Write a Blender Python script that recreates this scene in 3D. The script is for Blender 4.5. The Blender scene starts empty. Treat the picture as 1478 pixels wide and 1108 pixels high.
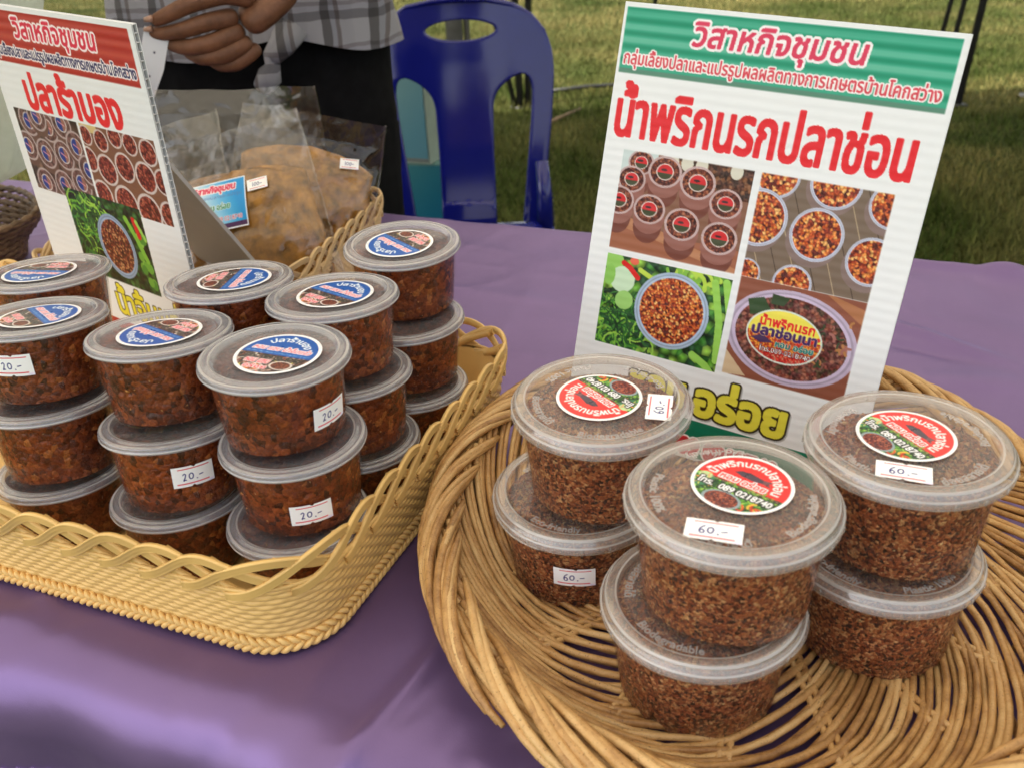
import bpy, bmesh, math, random
import numpy as np
from mathutils import Vector, Matrix

random.seed(7)
RNG = np.random.default_rng(11)
SC = bpy.context.scene
COL = SC.collection
R = math.radians

# ------------------------------------------------------------------ camera, sky, sun, exposure
GROUND = -0.78
cam_d = bpy.data.cameras.new("camera")
cam_d.sensor_width = 36.0
cam_d.lens = 32.68
cam_d.clip_start = 0.02
cam_d.clip_end = 400.0
cam_d.dof.use_dof = True
cam_d.dof.focus_distance = 0.74
cam_d.dof.aperture_fstop = 11.0
cam = bpy.data.objects.new("camera", cam_d)
COL.objects.link(cam)
pitch, roll = R(28.0483), R(2.9108)
fwd = Vector((0, math.cos(pitch), -math.sin(pitch)))
upv = Vector((0, math.sin(pitch), math.cos(pitch)))
rtv = Vector((1, 0, 0))
rx = rtv * math.cos(roll) - upv * math.sin(roll)
ux = rtv * math.sin(roll) + upv * math.cos(roll)
cam.matrix_world = Matrix(((rx.x, ux.x, -fwd.x, 0), (rx.y, ux.y, -fwd.y, 0), (rx.z, ux.z, -fwd.z, 0.45007), (0, 0, 0, 1)))
SC.camera = cam

SUN_EL, SUN_AZ = R(58), R(262)          # azimuth measured clockwise from +Y
world = bpy.data.worlds.new("World")
SC.world = world
world.use_nodes = True
wn = world.node_tree
bgn = wn.nodes["Background"]
sky = wn.nodes.new("ShaderNodeTexSky")
sky.sky_type = 'NISHITA'
sky.sun_disc = False
sky.sun_elevation = SUN_EL
sky.sun_rotation = SUN_AZ
sky.air_density = 1.3
sky.dust_density = 3.5
sky.ozone_density = 0.6
# hazy tropical daylight: the blue is thinned towards white
bwn = wn.nodes.new("ShaderNodeRGBToBW"); wn.links.new(sky.outputs[0], bwn.inputs[0])
hz_ = wn.nodes.new("ShaderNodeMixRGB"); hz_.inputs[0].default_value = 0.68
wm_ = wn.nodes.new("ShaderNodeMixRGB"); wm_.blend_type = 'MULTIPLY'; wm_.inputs[0].default_value = 1.0; wm_.inputs[2].default_value = (1.0, 0.975, 0.94, 1)
wn.links.new(sky.outputs[0], hz_.inputs[1]); wn.links.new(bwn.outputs[0], wm_.inputs[1]); wn.links.new(wm_.outputs[0], hz_.inputs[2])
wn.links.new(hz_.outputs[0], bgn.inputs[0])
bgn.inputs[1].default_value = 0.15
sun_d = bpy.data.lights.new("sun", 'SUN')
sun_d.energy = 3.2
sun_d.angle = R(0.6)
sun_d.color = (1.0, 0.93, 0.82)
sun = bpy.data.objects.new("sun", sun_d)
COL.objects.link(sun)
sdir = Vector((math.sin(SUN_AZ) * math.cos(SUN_EL), math.cos(SUN_AZ) * math.cos(SUN_EL), math.sin(SUN_EL)))
sun.rotation_euler = sdir.to_track_quat('Z', 'Y').to_euler()
SC.view_settings.view_transform = 'Standard'
SC.view_settings.look = 'None'
SC.view_settings.gamma = 1.0
SC.view_settings.use_curve_mapping = False
SC.view_settings.exposure = 1.42
SC.cycles.transparent_max_bounces = 40
SC.cycles.max_bounces = 10
SC.cycles.use_denoising = True

# ------------------------------------------------------------------ helpers
def tag(o, label=None, cat=None, group=None, kind=None):
    if label: o["label"] = label
    if cat: o["category"] = cat
    if group: o["group"] = group
    if kind: o["kind"] = kind
    return o

def empty(name, loc=(0, 0, 0), rz=0.0):
    o = bpy.data.objects.new(name, None)
    o.empty_display_size = 0.02
    o.location = loc
    o.rotation_euler = (0, 0, rz)
    COL.objects.link(o)
    return o

def link(name, me, parent=None, matrix=None):
    o = bpy.data.objects.new(name, me)
    COL.objects.link(o)
    if parent is not None: o.parent = parent
    if matrix is not None: o.matrix_local = matrix
    return o

def mesh(name, V, F, m=None, smooth=True, cols=None):
    me = bpy.data.meshes.new(name)
    V = np.asarray(V, dtype=np.float32).reshape(-1, 3)
    if isinstance(F, np.ndarray):
        n, k = F.shape
        me.vertices.add(len(V)); me.vertices.foreach_set("co", V.ravel())
        me.loops.add(n * k); me.loops.foreach_set("vertex_index", F.astype(np.int32).ravel())
        me.polygons.add(n)
        me.polygons.foreach_set("loop_start", np.arange(0, n * k, k, dtype=np.int32))
        me.update(calc_edges=True)
    else:
        me.from_pydata(V.tolist(), [], F)
    if cols is not None:
        a = me.color_attributes.new("Col", 'FLOAT_COLOR', 'POINT')
        c = np.ones((len(V), 4), dtype=np.float32); c[:, :3] = cols
        a.data.foreach_set("color", c.ravel())
    if smooth and len(me.polygons):
        me.polygons.foreach_set("use_smooth", [True] * len(me.polygons))
    if m: me.materials.append(m)
    me.update()
    return me

class MB:
    def __init__(s): s.V = []; s.F = []; s.C = []
    def add(s, V, F, col=None):
        b = len(s.V)
        s.V.extend([tuple(map(float, v)) for v in V])
        s.F.extend([tuple(i + b for i in f) for f in F])
        if col is not None: s.C.extend([col] * len(V))
    def box(s, c, d, M=None):
        x, y, z = d[0] / 2, d[1] / 2, d[2] / 2
        P = [Vector((i * x, j * y, k * z)) for i in (-1, 1) for j in (-1, 1) for k in (-1, 1)]
        if M is not None: P = [M @ p for p in P]
        s.add([p + Vector(c) for p in P], [(0, 1, 3, 2), (4, 6, 7, 5), (0, 4, 5, 1), (2, 3, 7, 6), (0, 2, 6, 4), (1, 5, 7, 3)])
    def tube(s, pts, r, sides=6, cap=True, flat=None):
        V, F = tube_geo(pts, r, sides, cap)
        s.add(V, F)
    def build(s, name, m, parent=None, smooth=True):
        return link(name, mesh(name, s.V, s.F, m, smooth, np.array(s.C) if len(s.C) == len(s.V) and s.C else None), parent)

def tube_geo(pts, r, sides=6, cap=True):
    P = [Vector(p) for p in pts]
    n = len(P)
    rr = r if hasattr(r, '__len__') else [r] * n
    V, F = [], []
    t0 = (P[1] - P[0]).normalized()
    ref = Vector((0, 0, 1)) if abs(t0.z) < 0.9 else Vector((1, 0, 0))
    nrm = t0.cross(ref).normalized()
    for i in range(n):
        t = (P[min(i + 1, n - 1)] - P[max(i - 1, 0)]).normalized()
        nrm = (nrm - t * nrm.dot(t))
        if nrm.length < 1e-6: nrm = t.orthogonal()
        nrm.normalize()
        b = t.cross(nrm)
        for k in range(sides):
            a = 2 * math.pi * k / sides
            V.append(P[i] + (nrm * math.cos(a) + b * math.sin(a)) * rr[i])
    for i in range(n - 1):
        for k in range(sides):
            k2 = (k + 1) % sides
            F.append((i * sides + k, i * sides + k2, (i + 1) * sides + k2, (i + 1) * sides + k))
    if cap:
        F.append(tuple(range(sides))[::-1]); F.append(tuple((n - 1) * sides + k for k in range(sides)))
    return V, F

def lathe(profile, n=96, closed=False):
    pr = np.array(profile, float)
    th = np.linspace(0, 2 * np.pi, n, endpoint=False)
    V = np.stack([pr[:, 0][:, None] * np.cos(th), pr[:, 0][:, None] * np.sin(th), np.repeat(pr[:, 1][:, None], n, 1)], -1).reshape(-1, 3)
    m = len(pr)
    rows = range(m if closed else m - 1)
    F = []
    for i in rows:
        j = (i + 1) % m
        for k in range(n):
            k2 = (k + 1) % n
            F.append((i * n + k, i * n + k2, j * n + k2, j * n + k))
    return V, np.array(F)

def grid_faces(nx, ny, wrapx=False):
    i = np.arange(nx if wrapx else nx - 1); j = np.arange(ny - 1)
    I, J = np.meshgrid(i, j)
    I, J = I.ravel(), J.ravel(); I2 = (I + 1) % nx
    return np.stack([J * nx + I, J * nx + I2, (J + 1) * nx + I2, (J + 1) * nx + I], 1)

def srgb(c):
    c = np.asarray(c, float)
    return np.where(c <= 0.04045, c / 12.92, ((c + 0.055) / 1.055) ** 2.4)

def vnoise(x, y, z=0.0, seed=0):
    """smooth value noise, vectorised"""
    x = np.asarray(x, float); y = np.asarray(y, float); z = np.asarray(z, float) + np.zeros_like(x)
    xi, yi, zi = np.floor(x).astype(np.int64), np.floor(y).astype(np.int64), np.floor(z).astype(np.int64)
    fx, fy, fz = x - xi, y - yi, z - zi
    fx, fy, fz = fx * fx * (3 - 2 * fx), fy * fy * (3 - 2 * fy), fz * fz * (3 - 2 * fz)
    def h(a, b, c):
        n = (a * 374761393 + b * 668265263 + c * 2147483647 + seed * 974711) & 0xffffffff
        n = ((n ^ (n >> 13)) * 1274126177) & 0xffffffff
        return ((n ^ (n >> 16)) & 0xffff) / 65535.0
    r = 0
    for a in (0, 1):
        for b in (0, 1):
            for c in (0, 1):
                r = r + h(xi + a, yi + b, zi + c) * (fx if a else 1 - fx) * (fy if b else 1 - fy) * (fz if c else 1 - fz)
    return r * 2 - 1

# ------------------------------------------------------------------ materials
def new_mat(name):
    m = bpy.data.materials.new(name); m.use_nodes = True
    return m, m.node_tree, m.node_tree.nodes["Principled BSDF"]

def N(nt, t, **k):
    n = nt.nodes.new(t)
    for a, v in k.items(): setattr(n, a, v)
    return n

def ramp(nt, fac, stops, interp='LINEAR'):
    r = N(nt, "ShaderNodeValToRGB"); cr = r.color_ramp; cr.interpolation = interp
    while len(cr.elements) < len(stops): cr.elements.new(0.5)
    for e, (p, c) in zip(cr.elements, stops):
        e.position = p; e.color = (c[0], c[1], c[2], 1)
    nt.links.new(fac, r.inputs[0])
    return r.outputs[0]

def noise(nt, scale, detail=4, rough=0.6, vec=None, dist=0.0, coord='Object'):
    t = N(nt, "ShaderNodeTexNoise"); t.inputs['Scale'].default_value = scale
    t.inputs['Detail'].default_value = detail; t.inputs['Roughness'].default_value = rough
    t.inputs['Distortion'].default_value = dist
    if vec is None:
        tc = N(nt, "ShaderNodeTexCoord"); vec = tc.outputs[coord]
    nt.links.new(vec, t.inputs['Vector'])
    return t

def bump(nt, p, h, strength=0.3, dist=0.001):
    b = N(nt, "ShaderNodeBump"); b.inputs['Strength'].default_value = strength; b.inputs['Distance'].default_value = dist
    nt.links.new(h, b.inputs['Height']); nt.links.new(b.outputs[0], p.inputs['Normal'])
    return b

def simple(name, c, rough=0.5, var=0.12, scale=30, bmp=0.0, bs=200, spec=0.5, metal=0.0, **kw):
    m, nt, p = new_mat(name)
    n = noise(nt, scale)
    c = np.array(c)
    nt.links.new(ramp(nt, n.outputs['Fac'], [(0.3, c * (1 - var)), (0.7, np.minimum(c * (1 + var), 1))]), p.inputs['Base Color'])
    p.inputs['Roughness'].default_value = rough
    p.inputs['Specular IOR Level'].default_value = spec
    p.inputs['Metallic'].default_value = metal
    for k, v in kw.items(): p.inputs[k.replace('_', ' ')].default_value = v
    if bmp:
        bump(nt, p, noise(nt, bs, 3).outputs['Fac'], bmp)
    return m

def print_mat(name, rough=0.4, spec=0.4, coat=0.0):
    m, nt, p = new_mat(name)
    a = N(nt, "ShaderNodeAttribute", attribute_name="Col")
    nt.links.new(a.outputs['Color'], p.inputs['Base Color'])
    nz = noise(nt, 60)
    nt.links.new(ramp(nt, nz.outputs['Fac'], [(0.3, [rough * .8] * 3), (0.7, [rough * 1.2] * 3)]), p.inputs['Roughness'])
    p.inputs['Specular IOR Level'].default_value = spec
    p.inputs['Coat Weight'].default_value = coat
    return m

def clear_mat(name, tint=(1, 1, 1), gloss=0.06, rough=0.06, body=0.0, bodyc=(0.8, 0.8, 0.82), wr=0.0, wscale=40, fres=0.45, bvar=0.25):
    """thin clear plastic: see-through, fresnel gloss, a little milky body"""
    m, nt, p = new_mat(name)
    nt.nodes.remove(p)
    out = nt.nodes["Material Output"]
    tr = N(nt, "ShaderNodeBsdfTransparent"); tr.inputs[0].default_value = (*tint, 1)
    gl = N(nt, "ShaderNodeBsdfGlossy"); gl.inputs['Roughness'].default_value = rough
    fr = N(nt, "ShaderNodeLayerWeight"); fr.inputs['Blend'].default_value = 0.5
    pw = N(nt, "ShaderNodeMath", operation='POWER'); pw.inputs[1].default_value = 4.0
    nt.links.new(fr.outputs['Facing'], pw.inputs[0])
    add = N(nt, "ShaderNodeMath", operation='MULTIPLY_ADD', use_clamp=True); add.inputs[1].default_value = fres; add.inputs[2].default_value = gloss
    nt.links.new(pw.outputs[0], add.inputs[0])
    base = tr.outputs[0]
    if body > 0:
        df = N(nt, "ShaderNodeBsdfDiffuse"); df.inputs[0].default_value = (*bodyc, 1)
        tl = N(nt, "ShaderNodeBsdfTranslucent"); tl.inputs[0].default_value = (*bodyc, 1)
        dm = N(nt, "ShaderNodeMixShader"); dm.inputs[0].default_value = 0.45
        nt.links.new(df.outputs[0], dm.inputs[1]); nt.links.new(tl.outputs[0], dm.inputs[2])
        bm = N(nt, "ShaderNodeMixShader")
        nz = noise(nt, 25, 3)
        mr = N(nt, "ShaderNodeMapRange"); mr.inputs['To Min'].default_value = body * (1 - bvar); mr.inputs['To Max'].default_value = body * (1 + bvar)
        nt.links.new(nz.outputs['Fac'], mr.inputs['Value']); nt.links.new(mr.outputs[0], bm.inputs[0])
        nt.links.new(tr.outputs[0], bm.inputs[1]); nt.links.new(dm.outputs[0], bm.inputs[2])
        base = bm.outputs[0]
    mx = N(nt, "ShaderNodeMixShader")
    nt.links.new(add.outputs[0], mx.inputs[0]); nt.links.new(base, mx.inputs[1]); nt.links.new(gl.outputs[0], mx.inputs[2])
    if wr > 0:
        nz = noise(nt, wscale, 3, 0.5, dist=1.0)
        b = N(nt, "ShaderNodeBump"); b.inputs['Strength'].default_value = wr; b.inputs['Distance'].default_value = 0.003
        nt.links.new(nz.outputs['Fac'], b.inputs['Height'])
        nt.links.new(b.outputs[0], gl.inputs['Normal']); nt.links.new(b.outputs[0], fr.inputs['Normal'])
    nt.links.new(mx.outputs[0], out.inputs[0])
    return m

def food_mat(name, scale, stops, rough, bstr, big_dark=0.25, spec=0.5):
    m, nt, p = new_mat(name)
    tc = N(nt, "ShaderNodeTexCoord")
    wob = noise(nt, scale * 0.6, 2, vec=tc.outputs['Object'])
    mixv = N(nt, "ShaderNodeVectorMath", operation='MULTIPLY_ADD')
    nt.links.new(wob.outputs['Color'], mixv.inputs[0]); mixv.inputs[1].default_value = (1.1 / scale,) * 3
    nt.links.new(tc.outputs['Object'], mixv.inputs[2])
    vo = N(nt, "ShaderNodeTexVoronoi"); vo.inputs['Scale'].default_value = scale
    nt.links.new(mixv.outputs[0], vo.inputs['Vector'])
    sep = N(nt, "ShaderNodeSeparateColor"); nt.links.new(vo.outputs['Color'], sep.inputs[0])
    big = noise(nt, scale * 0.12, 3, vec=tc.outputs['Object'])
    ad = N(nt, "ShaderNodeMath", operation='MULTIPLY_ADD')
    nt.links.new(big.outputs['Fac'], ad.inputs[0]); ad.inputs[1].default_value = big_dark * 2
    sb = N(nt, "ShaderNodeMath", operation='SUBTRACT'); nt.links.new(sep.outputs[0], sb.inputs[0]); sb.inputs[1].default_value = big_dark
    nt.links.new(sb.outputs[0], ad.inputs[2])
    fine = noise(nt, scale * 2.2, 3, 0.7, vec=tc.outputs['Object'])
    base = ramp(nt, ad.outputs[0], stops)
    mul = N(nt, "ShaderNodeMixRGB", blend_type='MULTIPLY'); mul.inputs[0].default_value = 0.85
    nt.links.new(base, mul.inputs[1])
    nt.links.new(ramp(nt, fine.outputs['Fac'], [(0.32, (.35, .32, .3)), (0.6, (1.1, 1.05, 1.0))]), mul.inputs[2])
    at = N(nt, "ShaderNodeAttribute", attribute_name="Col")
    mul2 = N(nt, "ShaderNodeMixRGB", blend_type='MULTIPLY'); mul2.inputs[0].default_value = 1.0
    nt.links.new(mul.outputs[0], mul2.inputs[1]); nt.links.new(at.outputs['Color'], mul2.inputs[2])
    nt.links.new(mul2.outputs[0], p.inputs['Base Color'])
    p.inputs['Roughness'].default_value = rough
    p.inputs['Specular IOR Level'].default_value = spec
    h = N(nt, "ShaderNodeMath", operation='SUBTRACT'); nt.links.new(fine.outputs['Fac'], h.inputs[0]); nt.links.new(vo.outputs['Distance'], h.inputs[1])
    bump(nt, p, h.outputs[0], bstr, 0.002)
    return m

M = {}
M['print'] = print_mat("printed_sheet", 0.42, 0.35)
M['sticker'] = print_mat("glossy_sticker", 0.3, 0.5)
M['paper'] = print_mat("price_paper", 0.6, 0.3)
M['cup'] = clear_mat("clear_cup_plastic", tint=(0.985, 0.98, 0.975), gloss=0.012, rough=0.04, body=0.0, wr=0.10, fres=0.22, wscale=60)
M['lid_big'] = clear_mat("frosted_lid_plastic", tint=(0.98, 0.975, 0.97), gloss=0.035, rough=0.10, body=0.085, bodyc=(.90, .82, .78), wr=0.06, fres=.35)
M['rim_edge'] = clear_mat("lid_edge_highlight_plastic", tint=(0.98, 0.975, 0.97), gloss=0.12, rough=0.12, body=0.62, bodyc=(.92, .89, .86), fres=.4, bvar=0)  # thick edge strips made whiter and milkier to paint in the edge highlights
M['rim_big'] = clear_mat("frosted_rim_plastic", tint=(0.98, 0.975, 0.97), gloss=0.11, rough=0.10, body=0.22, bodyc=(.86, .80, .74), wr=0.0, fres=.4, bvar=0)
M['rim_small'] = clear_mat("milky_rim_plastic", tint=(0.97, 0.97, 0.98), gloss=0.13, rough=0.10, body=0.32, bodyc=(.64, .66, .72), wr=0.0, fres=.4, bvar=0)
M['lid_small'] = clear_mat("milky_lid_plastic", tint=(0.97, 0.97, 0.98), gloss=0.05, rough=0.12, body=0.17, bodyc=(.66, .66, .70), wr=0.05)
M['emboss'] = clear_mat("embossed_lettering_plastic", gloss=0.05, rough=0.3, body=0.34, bodyc=(.92, .89, .86), bvar=0)
M['food_big'] = food_mat("dry_chili_fish_flakes", 540, [(0.0, (.035, .010, .005)), (0.2, (.14, .034, .012)), (0.42, (.34, .082, .025)), (0.62, (.50, .140, .042)), (0.82, (.64, .24, .080)), (1.0, (.82, .46, .20))], 0.4, 1.0, 0.36)
M['food_small'] = food_mat("chili_paste_chunks", 210, [(0.0, (.070, .018, .008)), (0.22, (.135, .030, .010)), (0.5, (.205, .044, .013)), (0.8, (.27, .062, .017)), (0.95, (.33, .085, .022)), (1.0, (.42, .14, .036))], 0.2, 0.5, 0.42)

def bits_mat(name, rough):
    m, nt, p = new_mat(name)
    a = N(nt, "ShaderNodeAttribute", attribute_name="Col")
    nz = noise(nt, 900, 2)
    mul = N(nt, "ShaderNodeMixRGB", blend_type='MULTIPLY'); mul.inputs[0].default_value = 1
    nt.links.new(a.outputs['Color'], mul.inputs[1]); nt.links.new(ramp(nt, nz.outputs['Fac'], [(0.3, (.7, .65, .6)), (.7, (1.1, 1.1, 1.1))]), mul.inputs[2])
    nt.links.new(mul.outputs[0], p.inputs['Base Color']); p.inputs['Roughness'].default_value = rough
    return m
M['bits'] = bits_mat("loose_flakes", 0.45)

def wicker_mat(name, a, b, c):
    m, nt, p = new_mat(name)
    oi = N(nt, "ShaderNodeObjectInfo")
    tc = N(nt, "ShaderNodeTexCoord")
    ad = N(nt, "ShaderNodeVectorMath", operation='ADD'); nt.links.new(tc.outputs['Object'], ad.inputs[0])
    cm = N(nt, "ShaderNodeCombineXYZ"); mm = N(nt, "ShaderNodeMath", operation='MULTIPLY'); mm.inputs[1].default_value = 7.0
    nt.links.new(oi.outputs['Random'], mm.inputs[0]); nt.links.new(mm.outputs[0], cm.inputs[2]); nt.links.new(cm.outputs[0], ad.inputs[1])
    n1 = noise(nt, 45, 4, 0.65, vec=ad.outputs[0]); n2 = noise(nt, 420, 3, 0.6, vec=ad.outputs[0])
    n3 = noise(nt, 900, 1, 0.5, vec=ad.outputs[0])
    s = N(nt, "ShaderNodeMath", operation='MULTIPLY_ADD'); nt.links.new(oi.outputs['Random'], s.inputs[0]); s.inputs[1].default_value = 0.34
    s2 = N(nt, "ShaderNodeMath", operation='MULTIPLY_ADD'); nt.links.new(n1.outputs['Fac'], s2.inputs[0]); s2.inputs[1].default_value = 0.8
    s3 = N(nt, "ShaderNodeMath", operation='MULTIPLY'); nt.links.new(n2.outputs['Fac'], s3.inputs[0]); s3.inputs[1].default_value = 0.22
    nt.links.new(s3.outputs[0], s2.inputs[2]); nt.links.new(s2.outputs[0], s.inputs[2])
    base = ramp(nt, s.outputs[0], [(0.42, a), (0.66, b), (0.95, c)])
    sp = N(nt, "ShaderNodeMixRGB", blend_type='MULTIPLY'); sp.inputs[0].default_value = 1
    nt.links.new(base, sp.inputs[1]); nt.links.new(ramp(nt, n3.outputs['Fac'], [(0.27, (.35, .28, .22)), (0.34, (1, 1, 1))]), sp.inputs[2])
    nt.links.new(sp.outputs[0], p.inputs['Base Color'])
    p.inputs['Roughness'].default_value = 0.42
    p.inputs['Specular IOR Level'].default_value = 0.45
    bump(nt, p, n2.outputs['Fac'], 0.35, 0.001)
    return m
M['wicker'] = wicker_mat("peeled_willow", (.27, .125, .040), (.54, .30, .105), (.70, .46, .20))
M['dark_wicker'] = wicker_mat("dark_brown_cane", (.08, .045, .02), (.17, .10, .05), (.25, .16, .09))

M['yellow'] = simple("cream_yellow_plastic", (.82, .52, .175), 0.36, 0.09, 14, 0.06, 500, 0.5, Subsurface_Weight=0.0)
M['tan_plastic'] = simple("tan_plastic", (.62, .42, .20), 0.4, 0.06, 40, 0.06, 500, 0.5)
M['blue'] = simple("blue_moulded_plastic", (.007, .010, .165), 0.11, 0.06, 8, 0.03, 60, 0.6)
M['board'] = simple("white_fluted_board", (.80, .82, .83), 0.4, 0.03, 30, 0.0)
M['flute'] = simple("grey_flute_rib", (.70, .71, .72), 0.5, 0.04, 30)
M['back_board'] = simple("grey_back_board", (.42, .41, .40), 0.45, 0.06, 20)
M['black_metal'] = simple("black_coated_steel", (.02, .02, .022), 0.4, 0.2, 20)
M['grey_metal'] = simple("grey_steel_tube", (.16, .16, .16), 0.45, 0.2, 20, metal=0.3)
M['skin'] = simple("brown_skin", (.150, .064, .033), 0.5, 0.30, 45, 0.7, 160, 0.35, Subsurface_Weight=0.0)
M['nail'] = simple("finger_nail", (.42, .24, .17), 0.3, 0.05, 30)
M['black_cloth'] = simple("black_trouser_cloth", (.006, .006, .007), 0.9, 0.3, 40, 0.3, 300, 0.1)
M['hair'] = simple("black_hair", (.012, .01, .009), 0.5, 0.3, 200)
M['shoe'] = simple("dark_shoe_rubber", (.03, .03, .03), 0.6, 0.2, 40)
M['bag'] = clear_mat("clear_bag_film", tint=(.97, .96, .95), gloss=0.06, rough=0.03, body=0.010, bodyc=(.75, .72, .68), wr=0.6, wscale=18)
M['bag_food'] = simple("amber_food_mass", (.30, .14, .022), 0.16, 0.6, 55, 0.8, 70, 0.7)
M['white_bag'] = clear_mat("milky_carrier_bag", tint=(.95, .97, .95), gloss=0.03, rough=0.3, body=0.62, bodyc=(.66, .72, .66), wr=0.5, wscale=18)
M['table'] = simple("table_laminate", (.35, .33, .30), 0.5, 0.1, 10)
M['stick'] = simple("dry_twig", (.20, .13, .07), 0.8, 0.2, 60)

# canopy cloth lets part of the daylight through
m, nt, p = new_mat("white_canopy_cloth"); nt.nodes.remove(p)
df = N(nt, "ShaderNodeBsdfDiffuse"); df.inputs[0].default_value = (.80, .76, .68, 1)
tl = N(nt, "ShaderNodeBsdfTranslucent"); tl.inputs[0].default_value = (.74, .68, .58, 1)
mx = N(nt, "ShaderNodeMixShader"); mx.inputs[0].default_value = 0.42
nt.links.new(df.outputs[0], mx.inputs[1]); nt.links.new(tl.outputs[0], mx.inputs[2]); nt.links.new(mx.outputs[0], nt.nodes["Material Output"].inputs[0])
M['canopy'] = m

# purple satin
m, nt, p = new_mat("purple_satin")
tc = N(nt, "ShaderNodeTexCoord")
n1 = noise(nt, 6, 3, vec=tc.outputs['Object'])
nt.links.new(ramp(nt, n1.outputs['Fac'], [(0.3, (.165, .108, .255)), (0.7, (.195, .130, .295))]), p.inputs['Base Color'])
p.inputs['Roughness'].default_value = 0.34
p.inputs['Specular IOR Level'].default_value = 0.7
p.inputs['Specular Tint'].default_value = (.86, .72, 1.0, 1)
p.inputs['Metallic'].default_value = 0.5
p.inputs['Sheen Weight'].default_value = 0.15
p.inputs['Sheen Roughness'].default_value = 0.35
p.inputs['Sheen Tint'].default_value = (.72, .58, .9, 1)
mp = N(nt, "ShaderNodeMapping"); mp.inputs['Rotation'].default_value = (0, 0, R(24)); mp.inputs['Scale'].default_value = (1400, 700, 700)
nt.links.new(tc.outputs['Object'], mp.inputs[0])
n2 = noise(nt, 1.0, 2, 0.7, vec=mp.outputs[0])
wv = noise(nt, 14, 3, 0.5, vec=tc.outputs['Object'])
sm = N(nt, "ShaderNodeMath", operation='MULTIPLY_ADD'); nt.links.new(n2.outputs['Fac'], sm.inputs[0]); sm.inputs[1].default_value = 0.06; nt.links.new(wv.outputs['Fac'], sm.inputs[2])
bump(nt, p, sm.outputs[0], 0.35, 0.004)
M['satin'] = m

# plaid shirt
m, nt, p = new_mat("plaid_shirt_cloth")
tc = N(nt, "ShaderNodeTexCoord"); sp = N(nt, "ShaderNodeSeparateXYZ")
wob = noise(nt, 7, 3, vec=tc.outputs['Object'])
va = N(nt, "ShaderNodeVectorMath", operation='MULTIPLY_ADD'); nt.links.new(wob.outputs['Color'], va.inputs[0]); va.inputs[1].default_value = (.03, .03, .03); nt.links.new(tc.outputs['Object'], va.inputs[2])
nt.links.new(va.outputs[0], sp.inputs[0])
def stripes(axis, freq, ph, w):
    a = N(nt, "ShaderNodeMath", operation='MULTIPLY_ADD'); nt.links.new(sp.outputs[axis], a.inputs[0]); a.inputs[1].default_value = freq; a.inputs[2].default_value = ph
    f = N(nt, "ShaderNodeMath", operation='FRACT'); nt.links.new(a.outputs[0], f.inputs[0])
    return ramp(nt, f.outputs[0], w, 'CONSTANT')
col = None
for ax, fr, ph, st in ((0, 14, 0.1, [(0, (.95, .95, 1)), (.30, (.30, .29, .30)), (.50, (.75, .77, .85)), (.62, (.45, .40, .40)), (.72, (.9, .9, .95))]),
                       (2, 14, 0.4, [(0, (1, 1, 1)), (.28, (.45, .44, .46)), (.48, (.9, .9, .95)), (.60, (.62, .58, .6)), (.70, (1, 1, 1))])):
    s_ = stripes(ax, fr, ph, st)
    if col is None: col = s_
    else:
        mm = N(nt, "ShaderNodeMixRGB", blend_type='MULTIPLY'); mm.inputs[0].default_value = 1; nt.links.new(col, mm.inputs[1]); nt.links.new(s_, mm.inputs[2]); col = mm.outputs[0]
mm = N(nt, "ShaderNodeMixRGB", blend_type='MULTIPLY'); mm.inputs[0].default_value = 1; nt.links.new(col, mm.inputs[1]); mm.inputs[2].default_value = (.30, .30, .32, 1)
nt.links.new(mm.outputs[0], p.inputs['Base Color']); p.inputs['Roughness'].default_value = 0.85
bump(nt, p, noise(nt, 500, 2).outputs['Fac'], 0.2)
M['plaid'] = m

# ------------------------------------------------------------------ raster "printing" of flat artwork into colour attributes
_edges = {}
def glyph_edges(s):
    if s in _edges: return _edges[s]
    c = bpy.data.curves.new('tmp', 'FONT'); c.body = s; c.size = 1; c.fill_mode = 'NONE'; c.resolution_u = 4
    o = bpy.data.objects.new('tmp', c); COL.objects.link(o)
    dg = bpy.context.evaluated_depsgraph_get()
    me = o.evaluated_get(dg).to_mesh()
    v = np.empty(len(me.vertices) * 3); me.vertices.foreach_get('co', v); v = v.reshape(-1, 3)[:, :2]
    e = np.empty(len(me.edges) * 2, dtype=np.int64); me.edges.foreach_get('vertices', e); e = e.reshape(-1, 2)
    # orient each closed loop consistently
    nb = {}
    for i, (a, b) in enumerate(e):
        nb.setdefault(int(a), []).append(int(b)); nb.setdefault(int(b), []).append(int(a))
    seen = set(); out = []
    for st in range(len(v)):
        if st in seen or st not in nb: continue
        loop = [st]; seen.add(st); cur = st
        while True:
            nx = [q for q in nb[cur] if q not in seen]
            if not nx: break
            # at the start follow increasing index so that the font's own winding is kept
            q = min(nx) if cur == st else nx[0]
            loop.append(q); seen.add(q); cur = q
        L = v[loop]
        out.append(np.concatenate([L, np.roll(L, -1, 0)], 1))
    o.evaluated_get(dg).to_mesh_clear()
    bpy.data.objects.remove(o); bpy.data.curves.remove(c)
    E = np.concatenate(out) if out else np.zeros((0, 4))
    # glyph loops keep the font's winding, so a nonzero fill is right
    lo = np.minimum(E[:, :2].min(0), E[:, 2:].min(0)); hi = np.maximum(E[:, :2].max(0), E[:, 2:].max(0))
    _edges[s] = (E, lo, hi)
    return _edges[s]

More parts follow.
